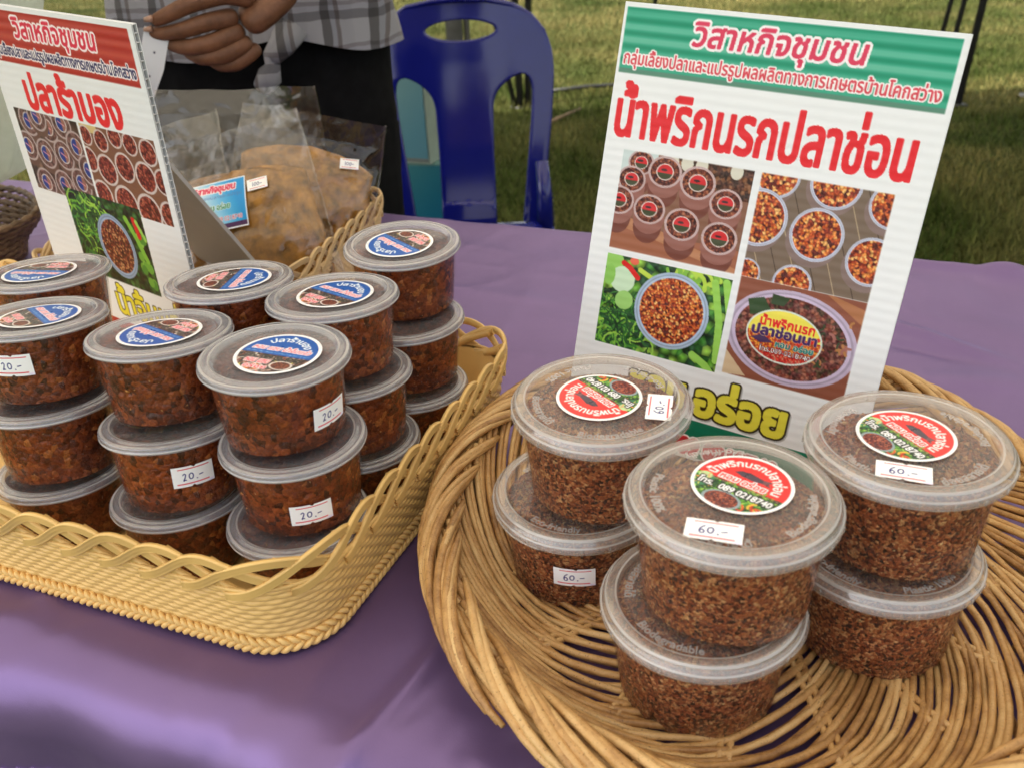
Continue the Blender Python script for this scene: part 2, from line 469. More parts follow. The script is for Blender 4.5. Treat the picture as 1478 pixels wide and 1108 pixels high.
def raster(E, W, H):
    """nonzero-winding fill of edges given in pixel coordinates"""
    acc = np.zeros((H, W + 2), np.int32)
    for x0, y0, x1, y1 in E:
        if y0 == y1: continue
        sgn = 1
        if y0 > y1: x0, y0, x1, y1, sgn = x1, y1, x0, y0, -1
        ra, rb = max(0, math.ceil(y0 - .5)), min(H - 1, math.ceil(y1 - .5) - 1)
        if rb < ra: continue
        rows = np.arange(ra, rb + 1)
        xc = x0 + (rows + .5 - y0) * (x1 - x0) / (y1 - y0)
        ci = np.clip(np.ceil(xc - .5).astype(int), 0, W + 1)
        np.add.at(acc, (rows, ci), sgn)
    return (np.cumsum(acc, 1)[:, :W] != 0)

def dilate(m, r):
    if r <= 0: return m
    k = int(math.ceil(r))
    ry_, cx_ = np.flatnonzero(m.any(1)), np.flatnonzero(m.any(0))
    if not len(ry_): return m
    a0, a1 = max(0, ry_[0] - k), min(m.shape[0], ry_[-1] + k + 1); b0, b1 = max(0, cx_[0] - k), min(m.shape[1], cx_[-1] + k + 1)
    full = m.copy(); m = m[a0:a1, b0:b1]; out = full[a0:a1, b0:b1]
    m = m.copy()
    H, W = m.shape
    for dy in range(-k, k + 1):
        for dx in range(-k, k + 1):
            if dx * dx + dy * dy <= r * r + .3 and (dx or dy):
                ys, yd = max(0, -dy), max(0, dy); xs, xd = max(0, -dx), max(0, dx)
                out[yd:H - ys, xd:W - xs] |= m[ys:H - yd, xs:W - xd]
    return full

def vor(X, Y, c, seed):
    """jittered-grid voronoi: hash and distance"""
    gx, gy = np.floor(X / c).astype(np.int64), np.floor(Y / c).astype(np.int64)
    bd = np.full(X.shape, 1e9); bh = np.zeros(X.shape)
    def h(a, b, s):
        n = (a * 374761393 + b * 668265263 + s * 69069 + seed * 7919) & 0xffffffff
        n = ((n ^ (n >> 13)) * 1274126177) & 0xffffffff
        return ((n ^ (n >> 16)) & 0xffff) / 65535.0
    for a in (-1, 0, 1):
        for b in (-1, 0, 1):
            px = (gx + a + h(gx + a, gy + b, 1)) * c; py = (gy + b + h(gx + a, gy + b, 2)) * c
            d = np.hypot(X - px, Y - py); k = d < bd
            bd = np.where(k, d, bd); bh = np.where(k, h(gx + a, gy + b, 3), bh)
    return bh, bd / c

class Canvas:
    def __init__(s, w, h, res, bg=(1, 1, 1), ss=2):
        s.w, s.h, s.k = w, h, res * ss; s.ss = ss
        s.W, s.H = int(round(w * s.k / ss)) * ss, int(round(h * s.k / ss)) * ss
        s.a = np.ones((s.H, s.W, 3)) * np.array(bg)
        X, Y = np.meshgrid(np.arange(s.W) + .5, np.arange(s.H) + .5)
        s.X, s.Y = X / s.k, Y / s.k
        s.clip = None
    def put(s, m, c):
        if s.clip is not None: m = m & s.clip
        s.a[m] = c if not (hasattr(c, 'shape') and c.ndim == 3) else c[m]
    def rectm(s, x0, y0, x1, y1): return (s.X >= x0) & (s.X < x1) & (s.Y >= y0) & (s.Y < y1)
    def ellm(s, cx, cy, rx_, ry_, ang=0):
        m = np.zeros((s.H, s.W), bool); b = max(rx_, ry_)
        i0, i1, j0, j1 = max(0, int((cy - b) * s.k)), min(s.H, int((cy + b) * s.k) + 2), max(0, int((cx - b) * s.k)), min(s.W, int((cx + b) * s.k) + 2)
        if i1 <= i0 or j1 <= j0: return m
        c, q = math.cos(ang), math.sin(ang); dx, dy = s.X[i0:i1, j0:j1] - cx, s.Y[i0:i1, j0:j1] - cy
        m[i0:i1, j0:j1] = ((dx * c + dy * q) / rx_) ** 2 + ((-dx * q + dy * c) / ry_) ** 2 <= 1
        return m
    def rect(s, x0, y0, x1, y1, c): s.put(s.rectm(x0, y0, x1, y1), c)
    def ell(s, cx, cy, rx_, ry_, c, ang=0): s.put(s.ellm(cx, cy, rx_, ry_, ang), c)
    def poly(s, P, c):
        P = np.array(P) * s.k; E = np.concatenate([P, np.roll(P, -1, 0)], 1); s.put(raster(E, s.W, s.H), c)
    def strokem(s, P, w):
        m = np.zeros((s.H, s.W), bool)
        for (x0, y0), (x1, y1) in zip(P[:-1], P[1:]):
            dx, dy = x1 - x0, y1 - y0; L = dx * dx + dy * dy + 1e-12
            xa, xb = min(x0, x1) - w, max(x0, x1) + w; ya, yb = min(y0, y1) - w, max(y0, y1) + w
            i0, i1 = max(0, int(ya * s.k)), min(s.H, int(yb * s.k) + 2); j0, j1 = max(0, int(xa * s.k)), min(s.W, int(xb * s.k) + 2)
            if i1 <= i0 or j1 <= j0: continue
            X, Y = s.X[i0:i1, j0:j1], s.Y[i0:i1, j0:j1]
            t = np.clip(((X - x0) * dx + (Y - y0) * dy) / L, 0, 1)
            m[i0:i1, j0:j1] |= np.hypot(X - x0 - t * dx, Y - y0 - t * dy) <= w / 2
        return m
    def stroke(s, P, w, c): s.put(s.strokem(P, w), c)
    def crumbs(s, mask, cell, pal, seed=1, edge=0.5):
        if s.clip is not None: mask = mask & s.clip
        ii, jj = np.flatnonzero(mask.any(1)), np.flatnonzero(mask.any(0))
        if not len(ii): return
        sl = (slice(ii[0], ii[-1] + 1), slice(jj[0], jj[-1] + 1)); mask = mask[sl]
        X, Y = s.X[sl], s.Y[sl]
        h, d = vor(X, Y, cell, seed)
        pal = np.array(pal); idx = np.minimum((h * len(pal)).astype(int), len(pal) - 1)
        c = pal[idx] * (1.15 - edge * np.clip(d, 0, 1))[..., None]
        n = vnoise(X / cell * 2.3, Y / cell * 2.3, 0, seed) * .12
        s.a[sl][mask] = np.clip(c + n[..., None], 0, 1)[mask]
    def text(s, t, x0, y0, x1, y1, c, bold=0.0, outline=None, slant=0.0, arc=None, shadow=None):
        """fit text into a box (mm, y down); arc=(cx,cy,r) bends the baseline round a circle"""
        E, lo, hi = glyph_edges(t)
        sx, sy = (x1 - x0) / (hi[0] - lo[0]), (y1 - y0) / (hi[1] - lo[1])
        Q = E.copy()
        for i in (0, 2):
            X = (E[:, i] - lo[0]) * sx; Y = (hi[1] - E[:, i + 1]) * sy
            X = X + slant * ((y1 - y0) - Y)
            if arc is None:
                Q[:, i] = x0 + X; Q[:, i + 1] = y0 + Y
            else:
                cx, cy, r, a0 = arc
                rr = r + ((y1 - y0) - Y); th = a0 + (X - (x1 - x0) / 2) / r
                Q[:, i] = cx + rr * np.sin(th); Q[:, i + 1] = cy - rr * np.cos(th)
        m = raster(Q * s.k, s.W, s.H)
        m = dilate(m, bold * s.k)
        if shadow is not None:
            s.put(np.roll(np.roll(dilate(m, shadow[1] * s.k), int(shadow[2] * s.k), 1), int(shadow[3] * s.k), 0), shadow[0])
        if outline is not None: s.put(dilate(m, outline[1] * s.k), outline[0])
        s.put(m, c)
    def final(s):
        q = s.ss
        return s.a.reshape(s.H // q, q, s.W // q, q, 3).mean((1, 3))

def sheet_mesh(name, img, w, h, mat_, disp=None, x0=0.0):
    """printed flat sheet in local x (right), z (up), facing -y; top-left corner at origin"""
    H, W = img.shape[:2]
    xs = (np.arange(W) / (W - 1)) * w + x0; zs = -(np.arange(H) / (H - 1)) * h
    X, Z = np.meshgrid(xs, zs)
    Y = np.zeros_like(X) if disp is None else disp(X, Z)
    return mesh(name, np.stack([X, Y, Z], -1).reshape(-1, 3), grid_faces(W, H), mat_, True, srgb(np.clip(img, 0, 1)).reshape(-1, 3))

def disc_mesh(name, img, r, mat_, nr=62, na=260):
    H, W = img.shape[:2]
    rr = np.linspace(0, 1, nr) ; th = np.linspace(0, 2 * np.pi, na, endpoint=False)
    RR, TH = np.meshgrid(rr, th, indexing='ij')
    X, Y = RR * np.cos(TH), RR * np.sin(TH)
    fx = (X * .5 + .5) * (W - 1); fy = (.5 - Y * .5) * (H - 1)
    x0 = np.clip(fx.astype(int), 0, W - 2); y0 = np.clip(fy.astype(int), 0, H - 2); ax = (fx - x0)[..., None]; ay = (fy - y0)[..., None]
    c = img[y0, x0] * (1 - ax) * (1 - ay) + img[y0, x0 + 1] * ax * (1 - ay) + img[y0 + 1, x0] * (1 - ax) * ay + img[y0 + 1, x0 + 1] * ax * ay
    V = np.stack([X * r, Y * r, 0.0002 * (1 - RR ** 8)], -1).reshape(-1, 3)
    return mesh(name, V, grid_faces(na, nr, True), mat_, True, srgb(np.clip(c, 0, 1)).reshape(-1, 3))

ORANGE = [(.80, .36, .16), (.90, .55, .25), (.62, .22, .10), (.45, .14, .08), (.95, .72, .42), (.72, .30, .14), (.85, .45, .20), (.35, .10, .07)]
DARKF = [(.45, .20, .14), (.35, .13, .09), (.55, .27, .18), (.28, .10, .08), (.62, .36, .24), (.40, .18, .12)]
GREENS = [(.15, .38, .14), (.25, .52, .18), (.42, .68, .22), (.08, .22, .10), (.60, .80, .30), (.12, .30, .16)]

def leaves(c, x0, y0, x1, y1, n, seed, pal=GREENS, L=(6, 16), w=(0.6, 1.8)):
    r = random.Random(seed)
    for _ in range(n):
        x, y = r.uniform(x0, x1), r.uniform(y0, y1); a = r.uniform(0, math.pi * 2); l = r.uniform(*L)
        P = [(x + math.cos(a + .25 * k) * l * k / 4, y + math.sin(a + .25 * k) * l * k / 4) for k in range(5)]
        c.stroke(P, r.uniform(*w), r.choice(pal))

def bowl(c, cx, cy, rx_, ry_, ang, rim, food, cell, seed, rw=0.1):
    c.ell(cx, cy, rx_, ry_, rim, ang)
    c.ell(cx, cy, rx_ * (1 - rw * .45), ry_ * (1 - rw * .45), tuple(min(1, q * .86) for q in rim), ang)
    c.ell(cx, cy, rx_ * (1 - rw * .75), ry_ * (1 - rw * .75), tuple(min(1, q * 1.06) for q in rim), ang)
    c.crumbs(c.ellm(cx, cy, rx_ * (1 - rw * 1.2), ry_ * (1 - rw * 1.2), ang), cell, food, seed)

def red_sticker_art():
    c = Canvas(100, 100, 2.6, (.97, .97, .97))
    disk = c.ellm(50, 50, 46, 46)
    c.clip = disk
    c.put(disk, (.93, .20, .19))
    low = c.Y > 55
    c.crumbs(low & disk, 3.2, GREENS, 3, .7)
    leaves(c, 5, 56, 95, 96, 90, 4, L=(5, 14), w=(.8, 2.2))
    c.ell(17, 66, 8, 12, (.22, .50, .34), .3); c.ell(14, 58, 7, 6, (.75, .88, .62))
    leaves(c, 66, 78, 92, 92, 10, 8, [(.88, .35, .15), (.95, .75, .25), (.8, .2, .1)], (8, 14), (1.5, 2.6))
    leaves(c, 6, 60, 22, 70, 6, 9, [(.9, .85, .4), (.95, .6, .3)], (8, 12), (1, 2))
    bowl(c, 47, 85, 20, 14, 0, (.58, .66, .68), [(.40, .15, .14), (.62, .28, .18), (.28, .10, .12), (.75, .40, .28), (.5, .2, .18)], 1.6, 5, .12)
    c.stroke([(8, 57), (92, 57)], .5, (.85, .5, .45))
    c.clip = disk
    c.text("น้ำพริกนรกปลาช่อน", 0, 0, 92, 13, (.98, .97, .96), .45, None, 0, (50, 50, 29.5, 0.0))
    c.poly([(34, 36), (40, 31), (52, 30.5), (64, 33), (72, 36.5), (66, 39), (55, 40.5), (44, 39.5)], (.30, .25, .30))
    c.poly([(36, 33), (48, 29.5), (56, 31.5), (44, 33)], (.22, .19, .24)); c.poly([(64, 33), (74, 31.5), (71, 36), (76, 41), (66, 39)], (.45, .30, .32))
    c.text("หอม อร่อย", 26, 42, 74, 52, (.93, .35, .33), .5, ((.98, .96, .96), 1.5))
    c.text("โทร.  089 0218740", 11, 60, 90, 70.5, (.98, .98, .98), .5, ((.05, .06, .05), 1.4))
    c.clip = None
    return c.final()

def blue_sticker_art():
    c = Canvas(100, 100, 2.4, (.96, .96, .97))
    disk = c.ellm(50, 50, 45.5, 45.5); c.clip = disk
    c.put(disk, (.04, .34, .68))
    low = c.Y > 55
    c.crumbs(low & disk, 3.0, [(.30, .16, .13), (.20, .17, .16), (.45, .28, .22), (.14, .12, .12), (.70, .58, .52), (.25, .2, .2)], 7, .6)
    leaves(c, 5, 58, 95, 95, 34, 14, [(.85, .80, .30), (.30, .45, .22), (.80, .35, .25), (.9, .85, .8), (.15, .12, .12)], (4, 10), (.8, 2))
    bowl(c, 70, 76, 14, 10, 0, (.90, .86, .84), DARKF, 1.8, 15, .14); bowl(c, 40, 86, 13, 9, 0, (.88, .82, .80), ORANGE, 1.8, 16, .14)
    c.text("ปลาร้าบอง", 0, 0, 52, 12.5, (.97, .98, .99), .45, None, 0, (50, 50, 29, 0.1))
    c.text("หอม แซบ น้ำจิ้มแจ่ว", 13, 34, 87, 45, (.88, .35, .42), .35, ((.98, .95, .97), 1.25), .15)
    c.text("กลุ่มเลี้ยงปลาและแปรรูปผลผลิตทางการเกษตรบ้านโคกสว่าง", 8, 48, 92, 53.5, (.60, .75, .92), .1)
    c.text("โทร.  089 0218740", 16, 57, 86, 66, (.06, .06, .06), .6, ((.85, .82, .75), .4))
    c.text("หอม แซบ", 22, 68, 52, 76, (.90, .40, .45), .5, ((.98, .93, .93), 1.0))
    c.text("อร่อย", 28, 80, 56, 88, (.90, .40, .45), .5, ((.98, .93, .93), 1.0))
    c.clip = None
    return c.final()

DIG = {'6': [[(.75, .05), (.35, .25), (.12, .62), (.25, .95), (.6, .98), (.75, .75), (.5, .55), (.18, .68)]],
       '0': [[(.5, .28), (.2, .4), (.1, .7), (.3, .97), (.65, .95), (.85, .65), (.75, .35), (.5, .28)]],
       '2': [[(.1, .25), (.4, .12), (.6, .3), (.45, .65), (.15, .98), (.45, .9), (.6, .95)]],
       'n': [[(.12, .2), (.2, .95)], [(.14, .3), (.5, .1), (.62, .3), (.5, .9), (.75, .98)]],
       '1': [[(.4, .1), (.35, .95)]], '.': [[(.35, .93), (.42, .97)]], '-': [[(.1, .6), (.75, .55)]]}
def tag_art(txt, res=3.4, seed=0):
    c = Canvas(30, 16.5, res, (.93, .90, .97), 2)
    c.crumbs(c.rectm(0, 0, 30, 16.5), 9, [(.93, .90, .97), (.91, .89, .96), (.94, .92, .98)], 1, 0.0)
    c.rect(4.5, 1.9, 27, 2.7, (.86, .28, .32)); c.rect(3, 13.4, 26, 14.2, (.86, .28, .32))
    w = 4.3 if len(txt) < 5 else 3.4
    x = 15 - w * len(txt) / 2 + .8
    rr = random.Random(seed)
    for ch in txt:
        for st in DIG[ch]:
            P = [(x + px * w * .9, 5.0 + py * 6.2 - (.6 if ch == '0' else 0) + rr.uniform(-.15, .15)) for px, py in st]
            # smooth
            Q = []
            for i in range(len(P) - 1):
                p0, p1, p2, p3 = P[max(i - 1, 0)], P[i], P[i + 1], P[min(i + 2, len(P) - 1)]
                for q in range(6):
                    u = q / 6
                    Q.append(tuple(.5 * ((2 * p1[k]) + (-p0[k] + p2[k]) * u + (2 * p0[k] - 5 * p1[k] + 4 * p2[k] - p3[k]) * u * u + (-p0[k] + 3 * p1[k] - 3 * p2[k] + p3[k]) * u ** 3) for k in (0, 1)))
            Q.append(P[-1])
            c.stroke(Q, .78, (.14, .14, .45))
        x += w * (.7 if ch in '.1' else 1)
    return c.final()

def tag_mesh(name, img, w, h, radius=None):
    """little price tag with nicks in its long edges; flat in local xy, or wrapped round a cup of given radius"""
    H, W = img.shape[:2]
    xs = (np.arange(W) / (W - 1) - .5) * w; ys = (.5 - np.arange(H) / (H - 1)) * h
    X, Y = np.meshgrid(xs, ys)
    F = grid_faces(W, H)
    cx = X.ravel()[F].mean(1); cy = Y.ravel()[F].mean(1)
    nick = ((np.abs(cx - .001) + (h / 2 - cy) * 1.2) < .0016) | ((np.abs(cx + .0005) + (h / 2 + cy) * 1.2) < .0016)
    F = F[~nick]
    if radius is None:
        V = np.stack([X, Y, 0.00025 * np.cos(X / w * 2)], -1)
    else:
        a = X / radius
        V = np.stack([radius * np.sin(a), -radius * np.cos(a), Y], -1)
    return mesh(name, V.reshape(-1, 3), F, M['paper'], True, srgb(img).reshape(-1, 3))

def right_sign_art():
    c = Canvas(249.5, 352, 1.66, (.93, .945, .955))
    # green header with soft bands
    band = c.rectm(2.6, 3.8, 245, 52)
    t = (c.Y - 3.8) / 48.2
    k = .5 + .5 * np.sin(t * 2 * np.pi * 5 - 1.3)
    k = np.clip(k * 1.2, 0, 1)[..., None] * np.clip(1.1 - np.abs(t - .45) * 1.3, 0, 1)[..., None]
    g = np.array([.02, .56, .42]) * (1 - k * .75) + np.array([.50, .80, .70]) * k * .75
    g = np.where((t > .93)[..., None], np.array([.35, .55, .47]), g)
    c.put(band, g)
    c.text("วิสาหกิจชุมชน", 57, 10, 184, 33, (.86, .22, .36), .75, ((.98, .96, .97), 1.9), .12)
    c.text("กลุ่มเลี้ยงปลาและแปรรูปผลผลิตทางการเกษตรบ้านโคกสว่าง", 6, 34, 240, 48.5, (.85, .27, .33), .35, ((.98, .96, .96), 1.1))
    c.text("น้ำพริกนรกปลาช่อน", 7, 58, 233, 100, (.89, .12, .16), 1.35)
    # photo 1
    x0, y0, x1, y1 = 17.5, 109.8, 125.4, 189.5
    c.clip = c.rectm(x0, y0, x1, y1)
    c.rect(x0, y0, x1, y1, (.52, .36, .28)); c.rect(x0, y0, x0 + 30, y0 + 22, (.80, .86, .86)); c.rect(x0, y0 + 62, x1, y1, (.62, .38, .27))
    c.crumbs(c.rectm(x0 + 38, y0, x1, y0 + 24), 3, [(.35, .2, .14), (.5, .32, .2), (.25, .15, .1)], 21)
    for ex in (60, 72, 84, 112): c.ell(ex, y0 + 3, 5, 6, (.85, .84, .78))
    c.poly([(x0, y0 + 50), (x0 + 40, y0 + 58), (x1, y0 + 76), (x1, y0 + 82), (x0 + 36, y0 + 66), (x0, y0 + 60)], (.72, .50, .36))
    for i, (tx, ty, r) in enumerate([(34, 118, 11), (55, 122, 14), (83, 126, 14.5), (108, 138, 13), (28, 132, 12), (20, 150, 13), (47, 153, 13.5), (76, 160, 14.5), (108, 165, 14.5)]):
        c.ell(tx + .5, ty + 14, r * .9, r, (.45, .24, .19)); c.ell(tx + .5, ty + 7, r, r * .95, (.58, .38, .34))
        bowl(c, tx, ty, r, r * .88, 0, (.80, .70, .70), DARKF, 1.9, 30 + i, .11)
        c.ell(tx, ty, r * .52, r * .46, (.92, .86, .84)); c.ell(tx, ty, r * .46, r * .41, (.82, .16, .18))
        c.put(c.ellm(tx, ty, r * .46, r * .41) & (c.Y > ty + .8), (.26, .28, .18)); c.ell(tx - 1, ty - 1.5, 2.6, 1.0, (.25, .12, .14))
    # photo 2
    x0, y0, x1, y1 = 131.1, 109.8, 226.8, 189.5
    c.clip = c.rectm(x0, y0, x1, y1)
    c.rect(x0, y0, x1, y1, (.47, .40, .34))
    for i in range(9): c.stroke([(x0 + i * 14 - 20, y0), (x0 + i * 14 + 15, y1)], .7, (.30, .24, .19) if i % 2 else (.70, .62, .50))
    for i, (tx, ty, r) in enumerate([(143, 110, 17), (186, 109, 19), (228, 118, 17), (135, 143, 22), (180, 148, 20), (222, 160, 18), (170, 188, 15), (134, 186, 11)]):
        c.ell(tx - 2, ty + 5, r, r, (.52, .44, .42))
        bowl(c, tx, ty, r, r, 0, (.76, .78, .86), ORANGE, 2.1, 50 + i, .10)
    # photo 3
    x0, y0, x1, y1 = 17.5, 194.5, 125.4, 271.6
    c.clip = c.rectm(x0, y0, x1, y1)
    c.crumbs(c.rectm(x0, y0, x1, y1), 7, GREENS, 61, .8)
    leaves(c, x0 - 5, y0 + 35, x0 + 50, y1 + 3, 150, 62, L=(10, 22), w=(.7, 1.9))
    leaves(c, x0 + 60, y0 - 5, x1, y0 + 12, 20, 63, [(.72, .85, .30), (.5, .72, .25)], (8, 16), (2.5, 4.5))
    for q in ((112, 200, 124, 262), (121, 198, 130, 250), (104, 262, 122, 274)): c.stroke([(q[0], q[1]), ((q[0] + q[2]) / 2 + 3, (q[1] + q[3]) / 2), (q[2], q[3])], 6, (.60, .82, .35))
    c.ell(24, 200, 9, 8, (.58, .80, .38)); c.ell(34, 214, 11, 11, (.80, .91, .78)); c.ell(38, 231, 8, 8, (.62, .82, .45)); c.ell(22, 212, 5, 9, (.55, .78, .35))
    c.stroke([(33, 200), (39, 203), (47, 210)], 4.4, (.85, .12, .10)); c.stroke([(48, 203), (60, 208)], 4, (.75, .85, .30)); c.ell(42, 197, 4, 3, (.9, .4, .3))
    bowl(c, 80, 231, 32, 32, 0, (.66, .74, .84), ORANGE, 1.8, 66, .12)
    # photo 4
    x0, y0, x1, y1 = 131.1, 189.8, 226.8, 269.5
    c.clip = c.rectm(x0, y0, x1, y1)
    c.rect(x0, y0, x1, y1, (.55, .32, .24)); c.poly([(195, 188), (228, 196), (228, 208)], (.68, .45, .30)); c.poly([(131, 250), (150, 268), (131, 270)], (.84, .74, .60))
    bowl(c, 178, 230, 51, 37, .1, (.76, .70, .80), [(.52, .26, .22), (.42, .20, .18), (.60, .36, .28), (.35, .17, .15), (.48, .30, .26), (.30, .22, .14)], 3.0, 71, .12)
    c.poly([(140, 206), (152, 202), (160, 212), (144, 218)], (.20, .30, .17)); c.poly([(158, 198), (172, 199), (168, 206), (158, 206)], (.20, .28, .16))
    leaves(c, 190, 210, 220, 250, 22, 72, [(.22, .28, .18), (.72, .50, .30), (.65, .42, .38)], (3, 8), (1, 2.4))
    o = c.ellm(173, 230, 28.5, 20, .08); c.ell(173, 230, 29.8, 21.3, (.86, .90, .86), .08)
    c.clip = c.clip & o
    c.put(o, (.95, .90, .35)); c.crumbs(o & (c.Y > 229), 1.4, [(.85, .35, .15), (.75, .12, .08), (.92, .60, .20), (.70, .25, .12)], 73)
    c.crumbs(o & (c.Y > 243), 1.4, [(.75, .10, .08), (.85, .25, .18), (.80, .5, .4)], 74)
    c.poly([(148, 235), (156, 231), (166, 236), (156, 238)], (.28, .18, .34)); c.stroke([(184, 232), (194, 229), (199, 226)], 3.0, (.84, .12, .10))
    c.text("น้ำพริกนรก", 153, 215, 195, 223.5, (.88, .12, .14), .5)
    c.text("ปลาช่อนนา", 148, 222.5, 198, 231.5, (.26, .14, .38), .6, ((.95, .85, .6), .3))
    c.text("หอม อร่อย", 168, 233, 197, 238.5, (.05, .45, .45), .3, ((.9, .9, .8), .3))
    c.text("โทร.089-0218740", 156, 239.5, 196, 244, (.97, .97, .97), .25, ((.2, .05, .1), .3))
    c.clip = None
    # yellow slogan and footer
    for t_, a_, b_, y_ in (("หอม", 56, 103, 289), ("อร่อย", 114, 188, 279)): c.text(t_, a_, y_, b_, 311, (.90, .87, .28), 2.1, ((.16, .12, .06), 1.7), 0, None, ((.72, .73, .73), 1.5, 1.4, 1.4))
    c.rect(2.6, 317, 246.5, 349, (.03, .47, .36))
    c.text("โทร.  089 0218740", 60, 331, 190, 347, (.80, .14, .20), 1.6, ((.97, .95, .95), 1.6))
    return c.final()

def left_sign_art():
    c = Canvas(274, 384, 1.25, (.90, .92, .93))
    band = c.rectm(8.6, 4.7, 265.4, 58); t = (c.Y - 4.7) / 53.3
    k = np.clip(.5 + .5 * np.sin(t * 2 * np.pi * 5 - 1.3), 0, 1)[..., None] * np.clip(1.1 - np.abs(t - .45) * 1.2, 0, 1)[..., None]
    g = np.array([.66, .16, .13]) * (1 - k * .6) + np.array([.80, .38, .32]) * k * .6
    c.put(band, g)
    c.text("วิสาหกิจชุมชน", 62, 11, 205, 37, (.84, .16, .28), .9, ((.98, .95, .96), 2.1), .12)
    c.text("กลุ่มเลี้ยงปลาและแปรรูปผลผลิตทางการเกษตรบ้านโคกสว่าง", 11, 38, 262, 54.5, (.16, .14, .34), .55, ((.98, .96, .96), 1.3))
    c.text("ปลาร้าบอง", 52, 62, 220, 104, (.87, .16, .18), 2.3)
    x0, y0, x1, y1 = 15, 108, 135, 200
    c.clip = c.rectm(x0, y0, x1, y1)
    c.rect(x0, y0, x1, y1, (.32, .23, .19)); c.crumbs(c.rectm(x0, y0, x1, y1), 12, [(.32, .23, .19), (.25, .18, .15), (.40, .30, .24)], 81)
    for i, (tx, ty) in enumerate([(38, 120), (75, 122), (104, 114), (22, 150), (56, 154), (92, 150), (122, 136), (38, 190), (76, 186), (112, 178), (134, 160), (58, 112)]):
        r = 18
        c.ell(tx + 1, ty + 6, r, r * .95, (.40, .29, .25)); bowl(c, tx, ty, r, r * .94, 0, (.72, .66, .66), [(.42, .29, .27), (.46, .33, .31)], 5, 80 + i, .10)
        c.ell(tx, ty, 9.6, 9.4, (.90, .88, .88)); c.ell(tx, ty, 8.6, 8.4, (.13, .22, .52)); c.put(c.ellm(tx, ty, 8.6, 8.4) & (c.X > tx + 1.0), (.58, .40, .36))
        c.stroke([(tx - 5, ty - 2), (tx + 5, ty + 2)], 1.2, (.9, .6, .65))
    x0, y0, x1, y1 = 139, 108, 264, 197
    c.clip = c.rectm(x0, y0, x1, y1)
    c.rect(x0, y0, x1, y1, (.48, .32, .24)); c.rect(x0, y0, x0 + 30, y0 + 8, (.80, .72, .5))
    PD = [(.50, .18, .14), (.40, .12, .10), (.60, .26, .20), (.32, .09, .08), (.68, .36, .28)]
    for i, (tx, ty, r) in enumerate([(146, 120, 11), (172, 122, 12), (198, 114, 12), (222, 118, 12), (250, 122, 14), (142, 146, 14), (170, 153, 17), (203, 145, 16), (236, 150, 17), (264, 150, 14), (150, 184, 17), (190, 186, 20), (228, 188, 20), (262, 186, 16)]):
        bowl(c, tx, ty, r, r, 0, (.84, .80, .79), PD, 2.6, 100 + i, .12)
    x0, y0, x1, y1 = 71, 188.7, 209, 290
    c.clip = c.rectm(x0, y0, x1, y1)
    c.crumbs(c.rectm(x0, y0, x1, y1), 8, [(.08, .20, .09), (.12, .30, .13), (.06, .10, .06), (.18, .38, .15)], 121, .7)
    leaves(c, x0, y0, x0 + 70, y0 + 60, 120, 122, L=(12, 30), w=(.9, 2.6)); leaves(c, x0 + 10, y0 + 40, x0 + 40, y1, 30, 125, L=(14, 30), w=(.6, 1.4))
    for q in range(14): c.ell(x1 - 6 - 22 * random.random(), y0 + 30 + 70 * random.random(), 5, 6, random.choice([(.42, .66, .24), (.30, .55, .20), (.55, .76, .32)]))
    c.stroke([(178, 205), (190, 226), (200, 250)], 7, (.50, .74, .26)); c.stroke([(192, 204), (196, 222)], 7, (.82, .12, .14)); c.stroke([(196, 205), (206, 224)], 5, (.6, .8, .35))
    bowl(c, 148, 244, 33, 38, 0, (.55, .64, .76), [(.42, .16, .12), (.32, .10, .08), (.55, .26, .18), (.24, .08, .07), (.75, .55, .38)], 2.2, 130, .14)
    c.clip = None
    c.rect(8.6, 345, 265.4, 380, (.66, .16, .13))
    c.text("หอม  น้ำจิ้มแจ่ว", 30, 295, 250, 334, (.88, .84, .22), 1.4, ((.16, .12, .06), 1.5))
    return c.final()

# ------------------------------------------------------------------ the ground, the grass, the canopy
TA = R(-24.0)
UU = Vector((math.cos(TA), math.sin(TA), 0)); VV = Vector((-math.sin(TA), math.cos(TA), 0))

m, nt, p = new_mat("lawn_soil")
n1 = noise(nt, 1.3, 4); n2 = noise(nt, 22, 5, 0.75)
c1 = ramp(nt, n1.outputs['Fac'], [(0.35, (.040, .055, .012)), (0.6, (.07, .078, .022)), (0.75, (.14, .115, .050))])
mm = N(nt, "ShaderNodeMixRGB", blend_type='MULTIPLY'); mm.inputs[0].default_value = .8
nt.links.new(c1, mm.inputs[1]); nt.links.new(ramp(nt, n2.outputs['Fac'], [(0.3, (.35, .35, .3)), (.7, (1.3, 1.25, 1.1))]), mm.inputs[2])
nt.links.new(mm.outputs[0], p.inputs['Base Color']); p.inputs['Roughness'].default_value = .95; p.inputs['Specular IOR Level'].default_value = .1
bump(nt, p, n2.outputs['Fac'], .8, .02)
xs = np.concatenate([np.linspace(-150, -14, 12), np.linspace(-12, 14, 60), np.linspace(16, 150, 12)]); ys = np.concatenate([np.linspace(-60, -4, 8), np.linspace(-3, 24, 60), np.linspace(27, 250, 14)])
X, Y = np.meshgrid(xs, ys)
Z = GROUND + .02 * vnoise(X * .7, Y * .7, 0, 3)
tag(link("ground", mesh("ground", np.stack([X, Y, Z], -1), grid_faces(len(xs), len(ys)), m)), kind="structure")

